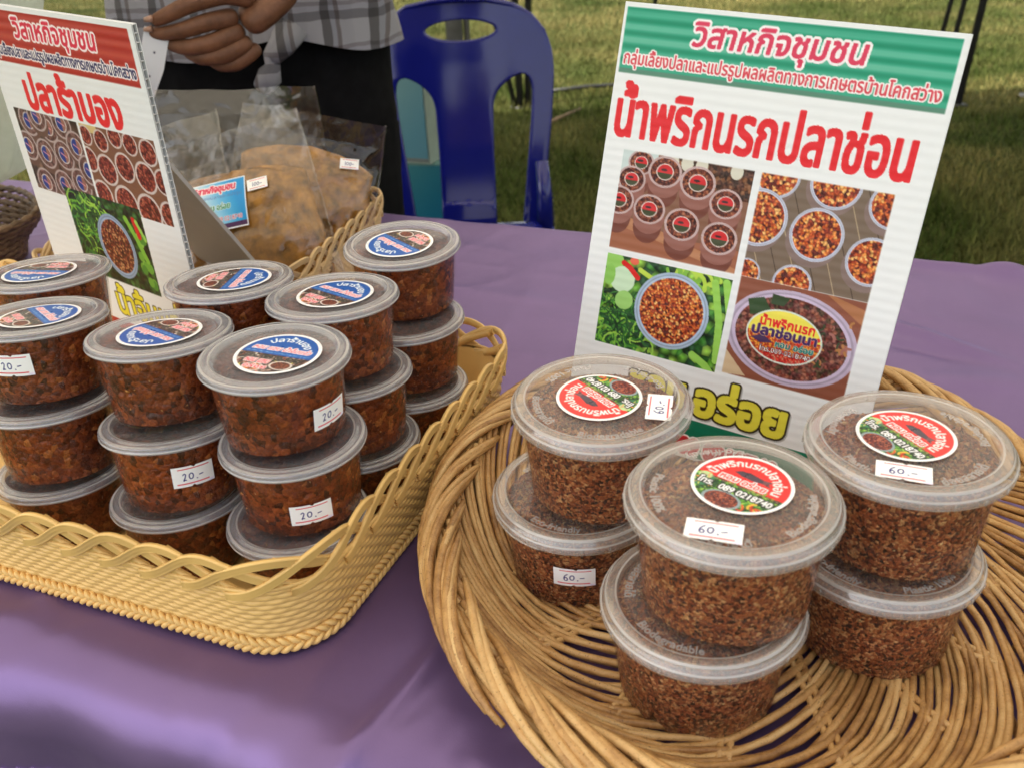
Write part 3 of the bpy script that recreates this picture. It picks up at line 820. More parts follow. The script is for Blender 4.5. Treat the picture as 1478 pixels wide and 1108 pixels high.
# grass blades, denser close by
def blades(n, seed):
    r = np.random.default_rng(seed)
    y = 1.8 + 15.0 * r.random(n) ** 1.25; x = (r.random(n) * 2 - 1) * (0.9 + .62 * y)
    g = GROUND + .02 * vnoise(x * .7, y * .7, 0, 3)
    h = (.022 + .035 * r.random(n)) * (1 + .3 * vnoise(x * 2, y * 2, 0, 5)); a = r.random(n) * 2 * np.pi; w = .0022 + .0028 * r.random(n)
    lx, ly = (r.random(n) - .5) * .05, (r.random(n) - .5) * .05
    V = np.zeros((n, 3, 3))
    V[:, 0] = np.stack([x - w * np.cos(a), y - w * np.sin(a), g], -1); V[:, 1] = np.stack([x + w * np.cos(a), y + w * np.sin(a), g], -1)
    V[:, 2] = np.stack([x + lx, y + ly, g + h], -1)
    dry_sunlit = np.clip(vnoise(x * .9, y * .9, 0, 8) * .8 + vnoise(x * 3, y * 3, 0, 9) * .45 + .12 + np.clip(y - 4.5, 0, 6) * .09, 0, 1) * r.random(n) ** .35  # noise gives dry patches; the rise with distance paints in sunlit yellowing
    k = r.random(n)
    c = np.array([.050, .074, .013]) * (0.5 + 1.0 * k[:, None]); c = c * (1 - dry_sunlit[:, None]) + np.array([.33, .27, .10]) * dry_sunlit[:, None] * (0.7 + .5 * k[:, None])
    return V.reshape(-1, 3), np.arange(3 * n).reshape(-1, 3), np.repeat(c, 3, 0)
m, nt, p = new_mat("grass_blades")
a = N(nt, "ShaderNodeAttribute", attribute_name="Col"); nt.links.new(a.outputs['Color'], p.inputs['Base Color']); p.inputs['Roughness'].default_value = .7; p.inputs['Specular IOR Level'].default_value = .15
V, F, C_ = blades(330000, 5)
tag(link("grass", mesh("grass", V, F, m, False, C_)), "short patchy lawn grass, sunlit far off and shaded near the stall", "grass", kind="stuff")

def on_ground(x, y, rz=0, name="thing"): return empty(name, (x, y, GROUND), rz)

# canopy over the stall
cn = on_ground(-.1, 1.9, 0, "market_canopy"); tag(cn, "white cloth market canopy on steel legs shading the stall", "canopy")
cx0, cx1, cy0, cy1, cz = -3.6, 3.3, -2.2, 3.75, 2.45
V = []; F = []
nx_, ny_ = 25, 21
for j in range(ny_):
    for i in range(nx_):
        u, v = i / (nx_ - 1), j / (ny_ - 1)
        k = 1 - max(abs(2 * u - 1), abs(2 * v - 1))
        V.append((cx0 + (cx1 - cx0) * u, cy0 + (cy1 - cy0) * v, cz + .75 * k + .012 * math.sin(u * 40) * (1 - k)))
link("roof_cloth", mesh("roof_cloth", V, grid_faces(nx_, ny_), M['canopy']), cn)
for (x0, y0, x1, y1) in ((cx0, cy0, cx1, cy0), (cx0, cy1, cx1, cy1), (cx0, cy0, cx0, cy1), (cx1, cy0, cx1, cy1)):
    b = MB(); n = 30
    for i in range(n + 1):
        t = i / n; b.V += [(x0 + (x1 - x0) * t, y0 + (y1 - y0) * t, cz), (x0 + (x1 - x0) * t, y0 + (y1 - y0) * t, cz - .22 - .03 * abs(math.sin(t * 30)))]
        if i: b.F.append((2 * i - 2, 2 * i - 1, 2 * i + 1, 2 * i))
    b.build("valance", M['canopy'], cn)
for x, y in ((cx0, cy0), (cx1, cy0), (cx0, cy1), (cx1, cy1)):
    b = MB(); b.tube([(x * .985, y * .985, 0), (x * .985, y * .985, cz)], .018, 8); b.tube([(x * .985, y * .985, 0), (x * .985, y * .985, .012)], .06, 10)
    b.build("leg", M['grey_metal'], cn)

# added trees, out of view, blocking the bright low sky round the lawn
m, nt, p = new_mat("tree_leaves")
a_ = N(nt, "ShaderNodeAttribute", attribute_name="Col"); nt.links.new(a_.outputs['Color'], p.inputs['Base Color']); p.inputs['Roughness'].default_value = .6
rt_ = np.random.default_rng(4)
nl_ = 7000
cl = rt_.normal(size=(26, 3)); cl /= np.linalg.norm(cl, axis=1)[:, None]; cl *= (1.2 + 1.6 * rt_.random((26, 1))); cl[:, 2] = np.abs(cl[:, 2]) * .9
ci = rt_.integers(0, 26, nl_); d_ = rt_.normal(size=(nl_, 3)); d_ /= np.linalg.norm(d_, axis=1)[:, None]
pc = cl[ci] + d_ * (.9 * rt_.random((nl_, 1)) ** .4) + np.array([0, 0, 4.3])
q_ = rt_.normal(size=(nl_, 3, 3)) * .13
crown = mesh("crown", (pc[:, None] + q_).reshape(-1, 3), np.arange(nl_ * 3).reshape(-1, 3), m, False, np.repeat(np.array([.05, .085, .022]) * (.6 + .8 * rt_.random((nl_, 1))), 3, 0))
b = MB(); b.tube([(0, 0, 0), (.05, .02, 1.6), (-.03, 0, 3.0), (.1, .05, 4.6)], [.22, .17, .13, .06], 9); b.tube([(0, 0, 2.4), (.7, .2, 3.4), (1.3, .3, 4.3)], [.10, .07, .03], 7); b.tube([(0, 0, 2.7), (-.7, -.3, 3.7), (-1.2, -.2, 4.6)], [.10, .07, .03], 7)
cv_ = np.empty(len(crown.vertices) * 3); crown.vertices.foreach_get("co", cv_); cv_ = cv_.reshape(-1, 3)
tv_ = np.array(b.V); AV, AF, AC = [], [], []; base_ = 0
for i, (x, y, h_) in enumerate(((-17, 24, 1.5), (-12.5, 27, 1.8), (-8, 25, 1.5), (-3.5, 28, 1.9), (1, 26, 1.6), (5.5, 28, 1.8), (10, 25, 1.6), (14.5, 27, 1.8), (19, 22, 1.5), (20, 14, 1.5), (-20, 15, 1.6), (19, 6, 1.5), (-19, 7, 1.6))):
    ca_, sa_ = math.cos(i * 1.7), math.sin(i * 1.7)
    for vv_, ff_, cc_ in ((cv_, [tuple(range(3 * q, 3 * q + 3)) for q in range(nl_)], (.05, .085, .022)), (tv_, b.F, (.12, .085, .05))):
        AV.append(np.stack([(vv_[:, 0] * ca_ - vv_[:, 1] * sa_) * h_ + x, (vv_[:, 0] * sa_ + vv_[:, 1] * ca_) * h_ + y, vv_[:, 2] * h_ + GROUND], -1))
        AF += [tuple(q + base_ for q in f) for f in ff_]; base_ += len(vv_); AC.append(np.tile(cc_, (len(vv_), 1)) * (.6 + .8 * np.repeat(rt_.random((len(vv_) // 3 + 1, 1)), 3, 0)[:len(vv_)]))
tag(link("sky_blocking_trees", mesh("sky_blocking_trees", np.concatenate(AV), AF, m, False, np.concatenate(AC))), "added belt of leafy trees out of view, blocking low sky round the lawn", "trees", kind="stuff")

# the neighbouring frames' legs standing on the lawn
def leg_stand(x, y, label, prongs, mat_, h=2.6, thick=.016, group=None):
    o = on_ground(x, y, 0, "folding_frame_leg"); tag(o, label, "frame leg", group)
    for (dx0, dy0, dx1, dy1, r) in prongs:
        b = MB(); b.tube([(dx0, dy0, 0.0), ((dx0 + dx1) / 2, (dy0 + dy1) / 2, h / 2), (dx1, dy1, h)], r, 8); b.build("pole", mat_, o)
        b = MB(); b.box((dx0, dy0, .006), (r * 4, r * 4, .012)); b.build("foot", mat_, o)
    return o

# positions come from the photograph's own geometry (ground points)
leg_stand(2.66, 5.45, "black folding frame leg bundle on the lawn right of the white sign", [(0, 0, .35, .3, .022), (-.10, .05, .30, .3, .016), (-.17, .08, .26, .3, .014)], M['black_metal'])
leg_stand(-.18, 4.6, "thick grey steel post on the lawn behind the blue chair's handle hole", [(0, 0, -.02, 0, .040), (.05, .02, .06, .02, .014)], M['grey_metal'])
leg_stand(.14, 6.0, "slim black frame leg meeting the ground right of the chair's back", [(0, 0, -.02, .3, .022), (.05, .02, .16, .3, .022), (-.03, 0, -.55, .2, .016)], M['black_metal'])
leg_stand(1.45, 8.9, "distant thin black post above the white sign's top edge", [(0, 0, .02, 0, .022)], M['black_metal'])
cb = MB(); cb.tube([(.25, 6.3, GROUND + .03), (.6, 6.4, GROUND + .035), (1.0, 6.45, GROUND + .03), (1.6, 6.7, GROUND + .03), (2.6, 7.1, GROUND + .03)], .014, 6)
tag(cb.build("cable", M['black_metal']), "black cable lying across the grass behind the chair", "cable")
cb = MB(); cb.tube([(.22, 5.3, GROUND + .02), (.34, 5.5, GROUND + .03), (.5, 5.75, GROUND + .03)], [.014, .012, .007], 6)
tag(cb.build("stick", M['stick']), "pale bare stick on the lawn beside the slim black frame leg", "stick")

# ------------------------------------------------------------------ the table and its purple satin cloth
def uv(u, v, z=0.0): return UU * u + VV * v + Vector((0, 0, z))
tb = empty("folding_table", uv(-.72, .80, GROUND), TA); tag(tb, "folding trestle table hidden under the purple satin cloth", "table")
b = MB(); b.box((0, -.015, -GROUND - .022), (1.76, .83, .03)); b.build("table_top", M['table'], tb, False)
for sx in (-1, 1):
    for sy in (-1, 1):
        b = MB(); b.tube([(sx * .80, sy * .36, 0), (sx * .74, sy * .36, -GROUND - .035)], .014, 8); b.build("leg", M['grey_metal'], tb)
    b = MB(); b.tube([(sx * .77, -.36, .30), (sx * .77, .36, .30)], .01, 8); b.build("stretcher", M['grey_metal'], tb)

u0, u1, v0, v1 = -1.62, .175, .335, 1.235
nu, nv = 420, 330
SS_ = np.linspace(-.20, u1 - u0 + .17, nu); TT = np.linspace(-.121, v1 - v0 + .05, nv)
S2, T2 = np.meshgrid(SS_, TT)
def fold(d, r):
    """distance beyond an edge of radius r -> (outward, downward)"""
    d = np.maximum(d, 0); L = r * np.pi / 2
    a = np.minimum(d, L) / r
    return r * np.sin(a), r * (1 - np.cos(a)) + np.maximum(d - L, 0)
fo, fd = fold(-T2, .055); bo, bd_ = fold(T2 - (v1 - v0), .03); lo_, ld = fold(-S2, .03); ro, rd = fold(S2 - (u1 - u0), .035)
U_ = u0 + np.clip(S2, 0, u1 - u0) - lo_ + ro; V_ = v0 + np.clip(T2, 0, v1 - v0) - fo + bo
Z_ = -(fd + bd_ + ld + rd)
hang = np.clip(fd / .12, 0, 1); hr = np.clip(rd / .12, 0, 1)
V_ = V_ - hang * (.012 * np.sin(S2 * 19 + .6) + .008 * np.sin(S2 * 43))
U_ = U_ + hr * (.012 * np.sin(T2 * 17) + .006 * np.sin(T2 * 41 + 1))
Z_ = Z_ + .0016 * vnoise(S2 * 5, T2 * 5, 0, 4) + .0009 * vnoise(S2 * 14, T2 * 14, 0, 6) + .0010 * (1 - np.abs(vnoise(S2 * 7 + T2 * 3, T2 * 9, 0, 16))) ** 6 + .0010 * (1 - np.abs(vnoise(S2 * 11, T2 * 6 - S2 * 4, 0, 19))) ** 8
def crease(u_a, v_a, u_b, v_b, w, h):
    global Z_
    ax, ay, bx, by = u_a, v_a, u_b, v_b
    uu_, vv_ = S2 + u0, T2 + v0
    dx, dy = bx - ax, by - ay; L = dx * dx + dy * dy
    t = np.clip(((uu_ - ax) * dx + (vv_ - ay) * dy) / L, 0, 1)
    d = np.hypot(uu_ - ax - t * dx, vv_ - ay - t * dy)
    Z_ = Z_ + h * np.exp(-(d / w) ** 2) * np.sin(np.pi * np.clip(t * .9 + .05, 0, 1))
crease(-.235, .46, -.262, .26, .007, .0045); crease(-.25, .33, -.30, .22, .02, .008); crease(-.20, .36, -.225, .20, .016, -.007)
crease(-.05, 1.06, .13, .97, .010, .005); crease(-.02, .99, .10, .96, .012, -.003); crease(.03, .90, .14, .93, .02, .004)
crease(-.22, 1.235, .13, 1.235, .015, .008); crease(.10, 1.24, .17, 1.235, .03, .012); crease(-.9, 1.0, -.3, .98, .015, .002)
crease(-.60, .30, -.52, .35, .016, .003); crease(-.36, .24, -.33, .34, .014, -.003); crease(-.55, .345, -.50, .40, .006, .002); crease(-.52, .34, -.60, .38, .006, .002)
P3 = np.stack([U_ * UU.x + V_ * VV.x, U_ * UU.y + V_ * VV.y, Z_], -1)
nrm = np.cross(np.gradient(P3, axis=1), np.gradient(P3, axis=0)); nrm /= np.linalg.norm(nrm, axis=-1, keepdims=True) + 1e-9
Q3 = P3 - nrm * .0012
ncl = nu * nv
Fg = grid_faces(nu, nv)
ring = [j * nu for j in range(nv)] + [(nv - 1) * nu + i for i in range(1, nu)] + [j * nu + nu - 1 for j in range(nv - 2, -1, -1)] + [i for i in range(nu - 2, 0, -1)]
side = np.array([(ring[i], ring[(i + 1) % len(ring)], ring[(i + 1) % len(ring)] + ncl, ring[i] + ncl) for i in range(len(ring))])
clo = link("tablecloth", mesh("tablecloth", np.concatenate([P3.reshape(-1, 3), Q3.reshape(-1, 3)]), np.concatenate([Fg, Fg[:, ::-1] + ncl, side]), M['satin']))
tag(clo, "purple satin tablecloth spread over the stall table", "tablecloth")
# overlocked hem: zigzag thread
hb = MB(); pts = []
for i in range(0, len(ring), 1):
    q = P3.reshape(-1, 3)[ring[i]]; pts.append((q[0], q[1], q[2] + .0016 * (1 if i % 2 else -1)))
hb.tube(pts, .0018, 4); hem = hb.build("hem", M['satin'], clo)

# ------------------------------------------------------------------ plastic lattice baskets
def rrect_path(a, b_, r, n_per=None, ds=.0015):
    """rounded rectangle, returns points and outward normals at even spacing"""
    segs = []
    L = [2 * (b_ - r), math.pi / 2 * r, 2 * (a - r), math.pi / 2 * r] * 2
    tot = sum(L[:4]) * 2; tot = 4 * (a - r) + 4 * (b_ - r) + 2 * math.pi * r
    n = n_per or int(tot / ds)
    s = np.arange(n) * tot / n
    P = np.zeros((n, 2)); Nn = np.zeros((n, 2))
    # start at front-right corner end, run along: right side (+x), back, left, front
    pieces = [((a, -(b_ - r)), (0, 1), 2 * (b_ - r), None), ((a - r, b_ - r), 0, math.pi / 2 * r, 0), ((a - r, b_), (-1, 0), 2 * (a - r), None), ((-(a - r), b_ - r), 90, math.pi / 2 * r, 90),
              ((-a, b_ - r), (0, -1), 2 * (b_ - r), None), ((-(a - r), -(b_ - r)), 180, math.pi / 2 * r, 180), ((-(a - r), -b_), (1, 0), 2 * (a - r), None), ((a - r, -(b_ - r)), 270, math.pi / 2 * r, 270)]
    acc = 0
    for st, d, l, ang in pieces:
        k = (s >= acc - 1e-9) & (s < acc + l - 1e-9); t = s[k] - acc
        if ang is None:
            P[k] = np.array(st) + np.outer(t, d); Nn[k] = (d[1], -d[0])
        else:
            th = np.radians(ang) + t / r; Nn[k] = np.stack([np.cos(th), np.sin(th)], 1); P[k] = np.array(st) + r * Nn[k]
        acc += l
    return P, Nn, tot

def plastic_basket(label, loc, ang, a, b_, r, mat_, H=.058, crest=.028, P_=.035, flare=.16, ds=.0016, group=None):
    o = empty("plastic_basket", loc, ang); tag(o, label, "basket", group)
    P, Nn, tot = rrect_path(a, b_, r, ds=ds); n = len(P); s = np.arange(n) * tot / n
    def at(sv, off, z):
        i = (np.asarray(sv) / tot * n) % n; i0 = np.floor(i).astype(int) % n; i1 = (i0 + 1) % n; f_ = (i - np.floor(i))[..., None]
        p_ = P[i0] * (1 - f_) + P[i1] * f_; q_ = Nn[i0] * (1 - f_) + Nn[i1] * f_
        o_ = (np.asarray(off) + flare * np.asarray(z))[..., None]
        p_ = p_ + q_ * o_
        return np.concatenate([p_, np.asarray(z)[..., None] + np.zeros(p_.shape[:-1] + (1,))], -1)
    nstake = round(tot / .0125); rows = 11; per = 7
    zz = np.linspace(.008, H, rows * per + 1)
    Sg, Zg = np.meshgrid(s, zz)
    row = np.floor((Zg - .008) / (H - .008) * rows - 1e-6); t = (Zg - .008) / (H - .008) * rows - row
    ph = Sg / tot * nstake + row * .5
    prof = np.sqrt(np.clip(1 - (2 * t - 1) ** 2, 0, 1))
    d = .0019 * prof * (0.25 + .75 * np.abs(np.sin(np.pi * ph))) + .0004 * prof
    st = np.exp(-((((ph + .5) % 1) - .5 - .10) / .05) ** 2) + np.exp(-((((ph + .5) % 1) - .5 + .10) / .05) ** 2)
    d = d + .0007 * st * (1 - prof)
    V = at(Sg, d, Zg).reshape(-1, 3)
    F = grid_faces(n, len(zz), True)
    link("woven_wall", mesh("woven_wall", V, F, mat_), o)
    zz2 = zz[::4]; s2 = s[::3]; Sg, Zg = np.meshgrid(s2, zz2)
    dd = -.0022 - .0008 * np.abs(np.sin(np.pi * (Sg / tot * nstake))) * np.abs(np.sin(Zg / .0045 * np.pi))
    link("inner_wall", mesh("inner_wall", at(Sg, dd, Zg).reshape(-1, 3), grid_faces(len(s2), len(zz2), True)[:, ::-1], mat_), o)
    # base with crossed slats look: one slab
    Pb = np.concatenate([at(s[::12], 0 * s[::12] - .001, 0 * s[::12] + .003), at(s[::12], 0 * s[::12] - .001, 0 * s[::12] + .007)])
    k = len(s[::12]); Fb = [tuple(range(k))[::-1], tuple(range(k, 2 * k))] + [(i, (i + 1) % k, k + (i + 1) % k, k + i) for i in range(k)]
    link("base_slab", mesh("base_slab", Pb, Fb, mat_, False), o)
    # rope mouldings round the foot
    for zr, off in ((.0042, .0042), (.0092, .0022)):
        bb = MB()
        m_ = int(tot / .0011)
        sv = np.arange(m_ + 1) * tot / m_
        tw = round(tot / .0125)
        sgn = 1 if zr < .006 else -1
        for q in range(2):
            th = sgn * 2 * np.pi * tw * sv / tot + q * np.pi
            pts = at(sv, off + .0019 * np.cos(th), zr + .0019 * np.sin(th))
            bb.tube(pts, .0022, 6, False)
        bb.build("rope_moulding", mat_, o)
    # wall top bead
    bb = MB(); sv = np.linspace(0, tot, int(tot / .006)); bb.tube(at(sv, 0 * sv + .0008, 0 * sv + H + .001), .0016, 6, False); bb.build("top_bead", mat_, o)
    # lattice loops: banded arches over each other with sloping ties
    narch = round(tot / P_); Pp = tot / narch; Wd = 3.4 * Pp
    def band(sv, zv, off, w=.0068, th=.0030):
        ctr = at(sv, off, zv)
        out = at(sv, off + .01, zv) - at(sv, off, zv); out /= np.linalg.norm(out, axis=1)[:, None]
        tg = np.gradient(ctr, axis=0); tg /= np.linalg.norm(tg, axis=1)[:, None]
        nb = np.cross(out, tg)
        sec = [(-.5, -.4), (-.5, .25), (-.34, .75), (-.17, .15), (0, .8), (.17, .15), (.34, .75), (.5, .25), (.5, -.4)]
        k = len(sec); V = []; F = []
        for c_, o_, b__ in zip(ctr, out, nb):
            for (x, y) in sec: V.append(c_ + b__ * x * w + o_ * y * th)
        for i in range(len(ctr) - 1):
            for j in range(k): F.append((i * k + j, i * k + (j + 1) % k, (i + 1) * k + (j + 1) % k, (i + 1) * k + j))
        F.append(tuple(range(k))); F.append(tuple((len(ctr) - 1) * k + j for j in range(k))[::-1])
        return V, F
    for i in range(narch):
        s0 = i * Pp
        t = np.linspace(0.0, 1.0, 27)
        zv = H - .004 + crest * np.sin(np.pi * t) ** 2
        off = .0004 + .0017 * np.cos(np.pi * t)
        V, F = band(s0 + Wd * t, zv, off)
        link("rim_loop", mesh("rim_loop", V, F, mat_), o)
        t = np.linspace(0, 1, 9)
        V, F = band(s0 + Pp * (1.80 + 1.3 * t), H - .002 + (crest - .003) * (1 - t) ** 1.1, -.0026 + 0 * t, .0062, .0022)
        link("rim_tie", mesh("rim_tie", V, F, mat_), o)
    return o

BA = R(-23.5)
BU = Vector((math.cos(BA), math.sin(BA), 0)); BV = Vector((-math.sin(BA), math.cos(BA), 0))
def buv(u, v, z=0.0): return BU * u + BV * v + Vector((0, 0, z))
bx0, bx1, by0, by1 = -1.02, -.319, .3665, .724
plastic_basket("cream yellow plastic lattice basket holding the small tubs at the front", buv((bx0 + bx1) / 2, (by0 + by1) / 2, 0.0015), BA, (bx1 - bx0) / 2, (by1 - by0) / 2, .045, M['yellow'])
B2A = R(-15)
c2 = Vector((-.205, 1.135, 0)) - Vector((math.cos(B2A), math.sin(B2A), 0)) * .172
plastic_basket("tan plastic lattice basket holding the clear food bags at the back", (c2.x, c2.y, .0015), B2A, .165, .155, .04, M['tan_plastic'], ds=.0022)

# ------------------------------------------------------------------ round willow basket
def willow_basket():
    ctr = Vector((.166, .553, 0)); ra, rb_, rot = .236, .278, R(-7)
    o = empty("willow_basket", ctr + Vector((0, 0, .0015)), rot); tag(o, "round peeled willow basket holding the large tubs and sign", "basket")
    def E_(phi, k, z): return Vector((ra * k * math.cos(phi), rb_ * k * math.sin(phi), z))
    rr = random.Random(5)
    # floor and wall rods: sweep outwards at a slant, up the wall, into the border
    n = 110
    def rod_phi(p0, k): return p0 - 1.55 * math.log(k / .25) - 1.1 * max(0, k - .68)
    for i in range(n):
        p0 = 2 * math.pi * (i + .22 * (i % 2) + rr.uniform(-.10, .10)) / n
        pts = []; rad = []
        k0 = (.12, .40, .24, .44)[i % 4] + .04 * rr.random()
        kk = [k0 + (.70 - k0) * q / 13 for q in range(14)] + [.735, .765, .795, .825, .855, .88, .90, .918]
        zz = [.0085] * 13 + [.0090, .0100, .0125, .017, .023, .030, .037, .043, .049]
        R0 = rr.uniform(.0021, .0026)
        for q, (k, z) in enumerate(zip(kk, zz)):
            ph = rod_phi(p0, k)
            und = .0026 * math.cos(ph * 8 + (math.pi if i % 2 else 0)) if k < .74 else 0
            pts.append(E_(ph, k, z + und + .0003 * rr.uniform(-1, 1)))
            rad.append(R0 * (0.65 + .35 * min(1, (k - k0) * 5 + .2)) * rr.uniform(.96, 1.04))
        b = MB(); b.tube(pts, rad, 7); b.build("rod", M['wicker'], o)
    # second slanting layer of the side
    for i in range(44):
        p0 = 2 * math.pi * (i + rr.uniform(-.2, .2)) / 44
        pts = [E_(p0 - .55 * q / 8, .735 + .185 * (q / 8) ** .9, .010 + .040 * (q / 8) ** 1.35) for q in range(9)]
        pts = [Vector((p_.x * 1.012, p_.y * 1.012, p_.z - .002)) for p_ in pts]
        b = MB(); b.tube(pts, [.0020 + .0002 * rr.random()] * 9, 6); b.build("rod", M['wicker'], o)
    # paired spokes crossing the floor under and over the rods
    for i in range(16):
        for dq in (-.0028, .0028):
            a = 2 * math.pi * (i + .5) / 16
            side_ = Vector((-math.sin(a), math.cos(a), 0)) * dq
            pts = [E_(a, k, .0080 if k < .72 else .0080 + (k - .72) * .19) + side_ for k in np.linspace(.02, .73, 14)]
            b = MB(); b.tube(pts, [.0023] * 14, 7); b.build("spoke", M['wicker'], o)
    # thick rolled border: bunches of three rods wind over and under each other
    nb = 32
    for i in range(nb):
        p0 = 2 * math.pi * i / nb + rr.uniform(-.03, .03)
        for j in range(4):
            span = .70 + rr.uniform(-.08, .10); pts = []; rad = []
            L = 15; R0 = rr.uniform(.0025, .0031)
            for q in range(L):
                t = q / (L - 1)
                a = math.radians(-165 + 355 * t)   # winds from inside-low over the top to outside-low and under
                rk = .0142 + .0010 * math.sin(3 * t + j)
                kc = .942; zc = .0405
                w_ = .0062 * (j - 1.5)
                ph = p0 + span * t + w_ * 3.2 * 1.0
                # a: angle around the border core measured from outward axis
                ro = rk * math.cos(math.pi - (a + math.pi))  # outward offset
                zo = rk * .95 * math.sin(math.pi * t * 1.12 + .05)
                ro = -rk * math.cos(math.pi * t * 1.12)
                k = kc + (ro) / .257
                pts.append(E_(ph, k, zc + zo + .0004 * rr.uniform(-1, 1)))
                rad.append(R0 * (.72 + .28 * min(1, 6 * t)) * (1 if t < .8 else 1 - (t - .8) * 1.6))
            b = MB(); b.tube(pts, rad, 8); b.build("border_rod", M['wicker'], o)
    for q in range(9):
        a = 2 * math.pi * q / 8; kq, zq = (.942, .0385) if q == 8 else (.942 + .007 * math.cos(a) / .257 * 1.0, .0385 + .007 * math.sin(a))
        b = MB(); b.tube([E_(t_, kq, zq) for t_ in np.linspace(0, 2 * math.pi, 97)], .0030, 6, False); b.build("border_core", M['wicker'], o)
    # outer wall under the border
    for i in range(48):
        p0 = 2 * math.pi * (i + .5) / 48
        pts = [E_(p0 - .40 * q / 6, .76 + .205 * (q / 6) ** .8, .004 + .032 * (q / 6)) for q in range(7)]
        b = MB(); b.tube(pts, .0026, 6); b.build("outer_rod", M['wicker'], o)
    # knotted stub hanging at the front left of the border
    ph = R(235)
    b = MB(); b.tube([E_(ph, .97, .020), E_(ph, 1.0, .010), E_(ph, 1.01, -.004)], [.0034, .0042, .0028], 8)
    for q in range(4): 
        z = .008 - q * .003; b.tube([E_(ph + .02 * math.cos(t_), 1.0, z) + Vector((.0035 * math.sin(t_), 0, 0)) for t_ in np.linspace(0, 6.2, 9)], .0012, 5)
    b.build("rod_stub", M['wicker'], o)
    return o
willow_basket()

# dark coiled basket behind the left sign
def coil_basket():
    o = empty("coiled_basket", (-.83, 1.27, .0015)); tag(o, "dark brown coiled cane basket at the far left behind the sign", "basket")
    for q in range(9):
        r = .125 + .042 * (q / 8) ** .8; z = .006 + q * .0085
        for s_ in (0, 1):
            b = MB(); b.tube([((r + .004 * math.sin(t * 5 + q)) * math.cos(t), (r + .004 * math.sin(t * 5 + q)) * math.sin(t), z + .0025 * math.sin(t * 24 + s_ * math.pi)) for t in np.linspace(0, 2 * math.pi, 97)], .0038, 6, False); b.build("coil", M['dark_wicker'], o)
    b = MB()
    V, F = lathe([(0.0001, .002), (.125, .002), (.125, .006), (.0001, .006)], 48); b.add(V, [tuple(f) for f in F]); b.build("base", M['dark_wicker'], o)
coil_basket()

# ------------------------------------------------------------------ tubs of chili
def food_mesh(name, H, rb, rt, zt, heap, seed, mat_, na, nrow, ntop, rough_amp, dip):
    r_ = np.random.default_rng(seed)
    th = np.linspace(0, 2 * np.pi, na, endpoint=False)
    rows = []
    zz = np.linspace(.0052, zt, nrow)
    for z in zz:
        r = rb + (rt - rb) * z / H - .0002
        nn = vnoise(np.cos(th) * r * 900, np.sin(th) * r * 900, z * 900, seed); n2 = vnoise(np.cos(th) * r * 260, np.sin(th) * r * 260, z * 260, seed + 1)
        rad = r - rough_amp * (np.clip(nn, -1, .2) * -.5 + .1 + np.clip(-n2 - .25, 0, 1) * 1.6)
        rows.append(np.stack([rad * np.cos(th), rad * np.sin(th), z + 0 * th], -1))
    edge = rows[-1]
    for q in range(1, ntop + 1):
        k = 1 - q / ntop; k = max(k, .002)
        x, y = edge[:, 0] * k, edge[:, 1] * k
        z = zt + heap * (1 - k ** 3) * (.55 + .6 * vnoise(x * 55, y * 55, 0, seed + 3)) + rough_amp * 2.2 * vnoise(x * 420, y * 420, 0, seed + 4) + rough_amp * 3.2 * vnoise(x * 150, y * 150, 0, seed + 9) - dip * (1 - k)
        rows.append(np.stack([x, y, np.minimum(z, H - .0062)], -1))
    V = np.concatenate(rows)
    nv_ = len(V)
    c = 1.0 + .18 * vnoise(V[:, 0] * 110, V[:, 1] * 110, V[:, 2] * 110, seed + 5)
    c = np.stack([c, c * (1 + .05 * vnoise(V[:, 0] * 60, V[:, 1] * 60, V[:, 2] * 60, seed)), c], -1)
    return mesh(name, V, grid_faces(na, nrow + ntop, True), mat_, True, c)

def bits_mesh(name, H, rb, rt, zt, heap, seed, n_side, n_top, pal, s0, s1, flat=.4):
    r_ = np.random.default_rng(seed); n = n_side + n_top
    V = []; F = []; C = []
    base = np.array([(1, 0, 0), (-1, 0, 0), (0, 1, 0), (0, -1, 0), (0, 0, 1), (0, 0, -1)], float)
    fc = [(0, 2, 4), (2, 1, 4), (1, 3, 4), (3, 0, 4), (2, 0, 5), (1, 2, 5), (3, 1, 5), (0, 3, 5)]
    for i in range(n):
        th = r_.random() * 2 * np.pi
        sc = s0 + (s1 - s0) * r_.random() ** 2
        sz = np.array([sc * (1 + r_.random()), sc * (.6 + .5 * r_.random()), sc * flat])
        if i < n_side:
            z = .005 + (zt - .006) * r_.random(); r = rb + (rt - rb) * z / H - .0002 - sz[2] * .75
            Mx = Matrix.Rotation(th, 3, 'Z') @ Matrix.Rotation(math.pi / 2 + .12 * r_.normal(), 3, 'Y') @ Matrix.Rotation(r_.random() * 6.28, 3, 'Z')
            p_ = np.array([r * np.cos(th), r * np.sin(th), z])
        else:
            k = r_.random() ** .5 * .95; r = (rt - .003) * k
            p_ = np.array([r * np.cos(th), r * np.sin(th), 0.]); p_[2] = min(zt + heap * (1 - k ** 3) * (.55 + .6 * float(vnoise(p_[0] * 55, p_[1] * 55, 0, seed % 100 + 3))) + .0008, H - .0062)
            Mx = Matrix.Rotation(r_.random() * 6.28, 3, 'Z') @ Matrix.Rotation(.7 * r_.normal(), 3, 'X') @ Matrix.Rotation(.5 * r_.normal(), 3, 'Y')
        B = (base * sz * (1 + .25 * r_.normal(size=(6, 1)))) @ np.array(Mx).T + p_
        b = len(V) ; V.extend(B.tolist()); F.extend([(a + b, c + b, d + b) for a, c, d in fc]); col = np.array(pal[r_.integers(len(pal))]) * (.75 + .5 * r_.random()); C.extend([col] * 6)
    return mesh(name, V, np.array(F), M['bits'], False, np.array(C))

